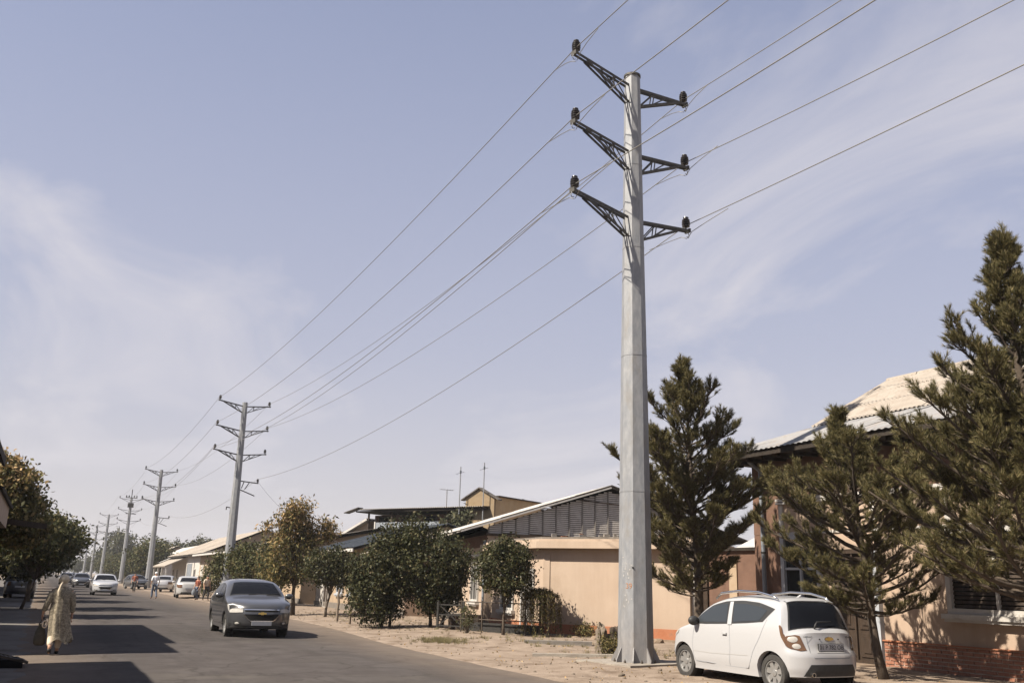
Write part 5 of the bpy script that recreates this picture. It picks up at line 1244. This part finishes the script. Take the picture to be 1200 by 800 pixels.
def woman():
    t = thing('person', 'woman in headscarf and long patterned beige robe walking away along the kerb', 'person', (.43, 21.12, .022)); t.scale = (.93, .93, .93)
    J = dict(pelvis=(0, 0, .88), waist=(0, 0, 1.02), chest=(.0, .0, 1.20), collar=(0, 0, 1.33), neck=(0, .01, 1.40), jaw=(0, .02, 1.46), head=(.0, .02, 1.535), crown=(0, .0, 1.60), face=(0, 1, 0),
             shL=(-.17, 0, 1.31), elL=(-.255, -.03, 1.07), wrL=(-.315, .03, .86), hdL=(-.32, .05, .79), shR=(.17, 0, 1.31), elR=(.24, .0, 1.06), wrR=(.25, .05, .83), hdR=(.245, .06, .76),
             hipL=(-.09, 0, .84), knL=(-.10, .06, .46), anL=(-.10, -.22, .16), toeL=(-.10, -.10, .045), hipR=(.09, 0, .84), knR=(.07, .08, .45), anR=(.05, .10, .085), toeR=(.05, .28, .03))
    figure(t, J, 2)
    rings('robe', [(0, .0, 1.40, .075, .07), (0, 0, 1.375, .125, .085), (0, 0, 1.33, .205, .115), (0, 0, 1.20, .205, .130), (.0, 0, 1.05, .180, .125), (0, 0, .92, .195, .145), (.01, 0, .74, .205, .155), (.03, 0, .55, .215, .165), (.05, .0, .40, .230, .175), (.075, -.02, .27, .245, .185)], 'robe', t, 44, .17, 3)
    for s, sg in (('L', -1), ('R', 1)):
        skin_mesh('sleeve', [J['sh'+s], tuple(lerp(V(J['sh'+s]), V(J['el'+s]), .5)), J['el'+s], tuple(lerp(V(J['el'+s]), V(J['wr'+s]), .55)), tuple(lerp(V(J['el'+s]), V(J['wr'+s]), .92))], [(0, 1), (1, 2), (2, 3), (3, 4)], [.092, .078, .064, .056, .062], 'robe', t, 2)
        a, k, h = V(J['an'+s]), V(J['kn'+s]), V(J['hip'+s])
        skin_mesh('trouser_leg', [h, k, lerp(k, a, .93)], [(0, 1), (1, 2)], [.10, .085, .062], 'trouser_pale', t, 2)
        to = V(J['toe'+s]); d = (to-a); MB_ = skin_mesh('shoe', [a+V((0, -.03, -.035)), lerp(a, to, .55)+V((0, 0, -.01)), to+V((0, .02, 0))], [(0, 1), (1, 2)], [(.042, .038), (.048, .034), (.040, .024)], 'shoe', t, 2)
    # headscarf: cap over the skull with a tail down the back
    sp = bmesh.new(); bmesh.ops.create_uvsphere(sp, u_segments=22, v_segments=14, radius=1, matrix=Matrix.Translation((0, .0, 1.545)) @ Matrix.Diagonal((.102, .118, .108, 1)))
    for v in list(sp.verts):
        if v.co.y > .07 and v.co.z < 1.58: v.co.y = .055
        v.co += V((noise.noise(v.co*18), noise.noise(v.co*18+V((5, 0, 0))), noise.noise(v.co*18+V((0, 7, 0)))))*.007
    me = bpy.data.meshes.new('headscarf'); sp.to_mesh(me); sp.free(); me.shade_smooth(); hs = link('headscarf', me, 'scarf', t)
    skin_mesh('scarf_tail', [(-.02, -.09, 1.50), (-.055, -.125, 1.42), (-.085, -.145, 1.30), (-.075, -.15, 1.20)], [(0, 1), (1, 2), (2, 3)], [(.026, .022), (.024, .016), (.028, .012), (.014, .006)], 'scarf', hs, 2)
    rings('neck_wrap', [(0, .005, 1.46, .078, .085), (0, .005, 1.42, .085, .09), (0, .0, 1.385, .10, .09)], 'scarf', hs, 20, .05, 8)
    b = thing('carrier_bag', 'dark cloth carrier bag hanging from the hand of the woman in the robe', 'bag', (.43-.29, 21.12+.06, .022)); b.scale = (.93, .93, .93)
    rows = []
    for z, rx, ry in ((.62, .03, .025), (.56, .06, .04), (.46, .095, .05), (.33, .115, .06), (.22, .11, .055), (.185, .07, .03)):
        rows.append([(rx*math.cos(a)*(1+.08*math.sin(5*a+z*9)), ry*math.sin(a)*(1+.12*math.sin(4*a+z*14)), z) for a in [2*math.pi*k/22 for k in range(22)]])
    m = MB().grid(rows[::-1], True); m.f.append(tuple(range(21, -1, -1))); m.build('sack', 'bag_cloth', b, smooth=True)
    for y in (-.03, .03): MB().tube([(-.05, y, .60), (-.01, y*.8, .70), (.04, 0, .755), (.06, y*.8, .70), (.05, y, .60)], .012, 6).build('handle', 'bag_cloth', b, smooth=True)
    MB().tube([(.06+.045*math.cos(a), -.08, .62+.07*math.sin(a)) for a in [k*math.pi/8 for k in range(17)]], .014, 6).build('cloth_loop', 'trouser_pale', b, smooth=True)
woman()
def walker(label, loc, rz, h, top, legs, cap=None, sit=False):
    t = thing('person', label, 'person', loc, rz); k = h/1.65; q = lambda x, y, z: (x*k, y*k, z*k)
    J = dict(pelvis=q(0, 0, .90), waist=q(0, 0, 1.03), chest=q(0, 0, 1.22), collar=q(0, 0, 1.36), neck=q(0, .01, 1.43), jaw=q(0, .02, 1.49), head=q(0, .02, 1.56), crown=q(0, 0, 1.62), face=(0, 1, 0),
             shL=q(-.18, 0, 1.35), elL=q(-.24, -.05, 1.08), wrL=q(-.25, .05, .86), hdL=q(-.25, .07, .79), shR=q(.18, 0, 1.35), elR=q(.24, .03, 1.09), wrR=q(.25, .12, .88), hdR=q(.25, .15, .82),
             hipL=q(-.09, 0, .86), knL=q(-.11, .12, .47), anL=q(-.11, .10, .08), toeL=q(-.11, .27, .03), hipR=q(.09, 0, .86), knR=q(.10, -.02, .47), anR=q(.10, -.22, .10), toeR=q(.10, -.07, .03))
    figure(t, J, 1)
    skin_mesh('shirt', [J['pelvis'], J['waist'], J['chest'], J['collar'], J['shL'], J['elL'], J['shR'], J['elR']], [(0, 1), (1, 2), (2, 3), (3, 4), (4, 5), (3, 6), (6, 7)], [(.16*k, .12*k), (.155*k, .115*k), (.165*k, .12*k), .085*k, .082*k, .062*k, .082*k, .062*k], top, t, 1)
    skin_mesh('trousers', [J['pelvis'], J['hipL'], J['knL'], J['anL'], J['hipR'], J['knR'], J['anR']], [(0, 1), (1, 2), (2, 3), (0, 4), (4, 5), (5, 6)], [(.15*k, .11*k), .10*k, .075*k, .06*k, .10*k, .075*k, .06*k], legs, t, 1)
    sp = bmesh.new(); bmesh.ops.create_uvsphere(sp, u_segments=14, v_segments=8, radius=1, matrix=Matrix.Translation(V(J['head'])+V((0, -.012, .03*k))) @ Matrix.Diagonal((.092*k, .10*k, .08*k, 1)))
    me = bpy.data.meshes.new('hair'); sp.to_mesh(me); sp.free(); me.shade_smooth(); link('cap' if cap else 'hair', me, cap or 'hair', t)
    for s in 'LR': skin_mesh('shoe', [J['an'+s], J['toe'+s]], [(0, 1)], [(.045, .04), (.042, .028)], 'shoe', t, 1)
walker('man in white shirt and white cap walking at the road edge by the pole', (6.9, 67.6, .05), R(10), 1.72, 'cloth_white', 'cloth_blue', 'cloth_white')
walker('person in a dark red top standing by the roadside past the man in white', (7.5, 90.5, .05), R(160), 1.62, 'cloth_red', 'cloth_dark')
walker('person in a tan top beside the parked silvery white sedan', (9.75, 64.5, .08), R(200), 1.55, 'cloth_tan', 'cloth_dark')
walker('person in a dark red jacket next to the one in the tan top', (9.3, 65.2, .08), R(120), 1.48, 'cloth_red', 'cloth_blue')
bg_ = thing('blue_bag', 'small blue bag held by the person in the dark red jacket', 'bag', (9.08, 65.0, .12)); MB().grid([[(.16*math.cos(a)*s, .09*math.sin(a)*s, z) for a in [k*math.pi/7 for k in range(14)]] for s, z in ((.7, .25), (1, .35), (1, .5), (.5, .66))][::1], True).build('sack', 'blue_grey', bg_, smooth=True); MB().tube([(-.06, 0, .64), (0, 0, .82), (.06, 0, .64)], .01, 5).build('handle', 'blue_grey', bg_)

# ------------------------------------------------------------------ small things on the verge
def stakes():
    for x, y, h, r, lb in ((10.55, 36.6, 1.25, .055, 'grey wooden stake on the verge, the taller one next to the leafy trees'), (10.15, 33.6, .95, .05, 'pale wooden stake on the verge, the shorter one near the road')):
        t = MB(); rnd = random.Random(int(x*100)); pts = [(rnd.uniform(-.015, .015)*k, rnd.uniform(-.015, .015)*k, h*k/5-.05) for k in range(6)]
        t.tube(pts, [r*(1.05-.05*k) for k in range(6)], 7); o = t.build('wooden_stake', 'post_wood', sharp=40); o.location = (x, y, verge_z(x, y)); tag(o, lb, 'stake')
stakes()
def railing():
    t = thing('railing', 'low grey metal railing on thin posts under the round headed tree', 'railing', (12.35, 28.6, .09), R(-57))
    for k in range(5): MB().tube([(k*.8, 0, -.05), (k*.8, 0, 1.0)], .026, 7).build('post', 'rust_metal', t)
    for z in (.95, .42): MB().tube([(-.1, 0, z), (3.35, 0, z)], .018, 6).build('rail', 'rust_metal', t)
    b = thing('trough', 'dark metal trough lying behind the low railing', 'trough', (12.6, 28.9, .09), R(-57))
    MB().box((0, .25, 0), (2.6, .32, .28)).box((0, .62, 0), (2.6, .69, .28)).box((0, .32, 0), (2.6, .62, .06)).build('basin', 'iron', b)
    w = thing('wicket_gate', 'dark iron wicket gate with cross bars beside the railing', 'gate', (12.1, 30.0, .08), R(-50))
    for x in (0, .95): MB().box((x-.035, -.035, -.05), (x+.035, .035, .95)).build('post', 'iron', w)
    for z in (.15, .50, .82): MB().bar((.03, 0, z), (.92, 0, z), .03, .04).build('bar', 'iron', w)
    MB().bar((.03, .01, .15), (.92, .01, .82), .02, .03).bar((.03, .012, .82), (.92, .012, .15), .02, .03).build('cross_bar', 'iron', w)
    p = thing('planter_box', 'low dark planter box under the tallest leafy tree', 'planter', (12.55, 30.15, .08), R(-40))
    for a, b2 in (((0, 0, 0), (1.05, .05, .5)), ((0, .6, 0), (1.05, .65, .5)), ((0, .05, 0), (.05, .6, .5)), ((1.0, .05, 0), (1.05, .6, .5))): MB().box(a, b2).build('side_board', 'dark_wood', p)
    MB().box((.05, .05, 0), (1.0, .6, .42)).build('soil', 'soffit', p)
railing()
def blob(name, loc, sx, sy, sz, seed, material, amp=.25, sub=3, rot=0.):
    b = bmesh.new(); bmesh.ops.create_icosphere(b, subdivisions=sub, radius=1)
    for v in b.verts:
        n = noise.fractal(v.co*1.6+V((seed, seed*2, 0)), 1, 2, 4); v.co *= 1+amp*n
        v.co.x = math.copysign(abs(v.co.x)**.7, v.co.x); v.co.z = math.copysign(abs(v.co.z)**.75, v.co.z)
        v.co = V((v.co.x*sx, v.co.y*sy, v.co.z*sz+sz*.8))
    me = bpy.data.meshes.new(name); b.to_mesh(me); b.free(); o = link(name, me, material, None, loc, (0, 0, rot)); return o
tag(blob('stone_stump', (12.0, 19.45, .0), .13, .14, .42, 3, 'stone', .5, 4), 'upright broken stone stump left of the steel pole', 'stump')
tag(blob('tree_stump', (12.42, 19.35, .0), .30, .26, .38, 5, 'bark', .75, 4), 'wide gnarled stump close beside the steel pole', 'stump')
o = MB().box((-1.15, -.09, -.02), (1.1, .09, .085)).build('kerb_stone', 'concrete'); o.location = (11.2, 18.9, .06); o.rotation_euler = (R(1), R(-1), R(-30)); tag(o, 'long pale kerb stone lying on the earth left of the steel pole', 'kerb stone')
o = MB().box((-.95, -.8, -.05), (.95, .8, .075)).build('concrete_pad', 'concrete'); o.location = (11.45, 17.2, .045); o.rotation_euler = (0, 0, R(12)); tag(o, 'rough concrete pad under the big steel pole', 'pad')
o = MB().box((-.9, -.11, -.02), (.9, .11, .10)).build('plank', 'grey_wood'); o.location = (12.6, 22.6, .10); o.rotation_euler = (0, 0, R(-25)); tag(o, 'grey plank lying on the earth in front of the cream house', 'plank')
for i, (x, y, s) in enumerate(((14.6, 25.1, .16), (15.0, 24.6, .2), (15.6, 24.0, .18), (16.2, 23.2, .22), (13.9, 26.0, .14), (16.7, 22.8, .2), (15.9, 23.4, .15), (13.2, 24.2, .1), (12.4, 23.4, .09), (13.6, 22.4, .12), (14.4, 23.5, .11))):
    o = blob('rubble_stone', (x, y, .03), s, s*.8, s*.5, i+10, 'rubble', .35, 2, i); tag(o, 'rough stone lying along the foot of the red painted base', 'stone', 'rubble stones by the cream house')
def ramp_plate():
    t = thing('drain_grate', 'dark tilted metal drain cover on the left pavement behind the woman', 'drain cover', (-.62, 18.3, .035), R(8))
    m = Matrix.Rotation(R(-16), 4, 'Y')
    f = MB()
    for a, b in (((0, 0, .10), (.62, .05, .14)), ((0, .65, .10), (.62, .70, .14)), ((0, .05, .10), (.05, .65, .14)), ((.57, .05, .10), (.62, .65, .14))): f.box(a, b, Matrix.Translation((0, 0, .10)) @ Matrix.Rotation(R(14), 4, 'Y'))
    f.build('frame', 'rust_metal', t)
    for k in range(7): MB().box((.09+k*.07, .05, .11), (.12+k*.07, .65, .13), Matrix.Translation((0, 0, .10)) @ Matrix.Rotation(R(14), 4, 'Y')).build('grate_bar', 'iron', t)
    MB().box((-.02, 0, -.02), (.55, .70, .12)).build('chamber', 'dark_void', t)
ramp_plate()

# ------------------------------------------------------------------ haze
def haze():
    m = bpy.data.materials.new('haze'); m.use_nodes = True; nt = m.node_tree; nt.nodes.clear(); out = N(nt, 'ShaderNodeOutputMaterial'); v = N(nt, 'ShaderNodeVolumePrincipled')
    v.inputs['Color'].default_value = (.90, .92, .96, 1); v.inputs['Density'].default_value = HAZE; v.inputs['Anisotropy'].default_value = .2
    nt.links.new(v.outputs[0], out.inputs['Volume']); M['haze'] = m
    tag(MB().box((-900, -950, -1), (1200, 1500, 34)).build('haze', 'haze'), 'thin pale haze over the road and houses', 'haze', kind='stuff')
HAZE = .00032
haze()
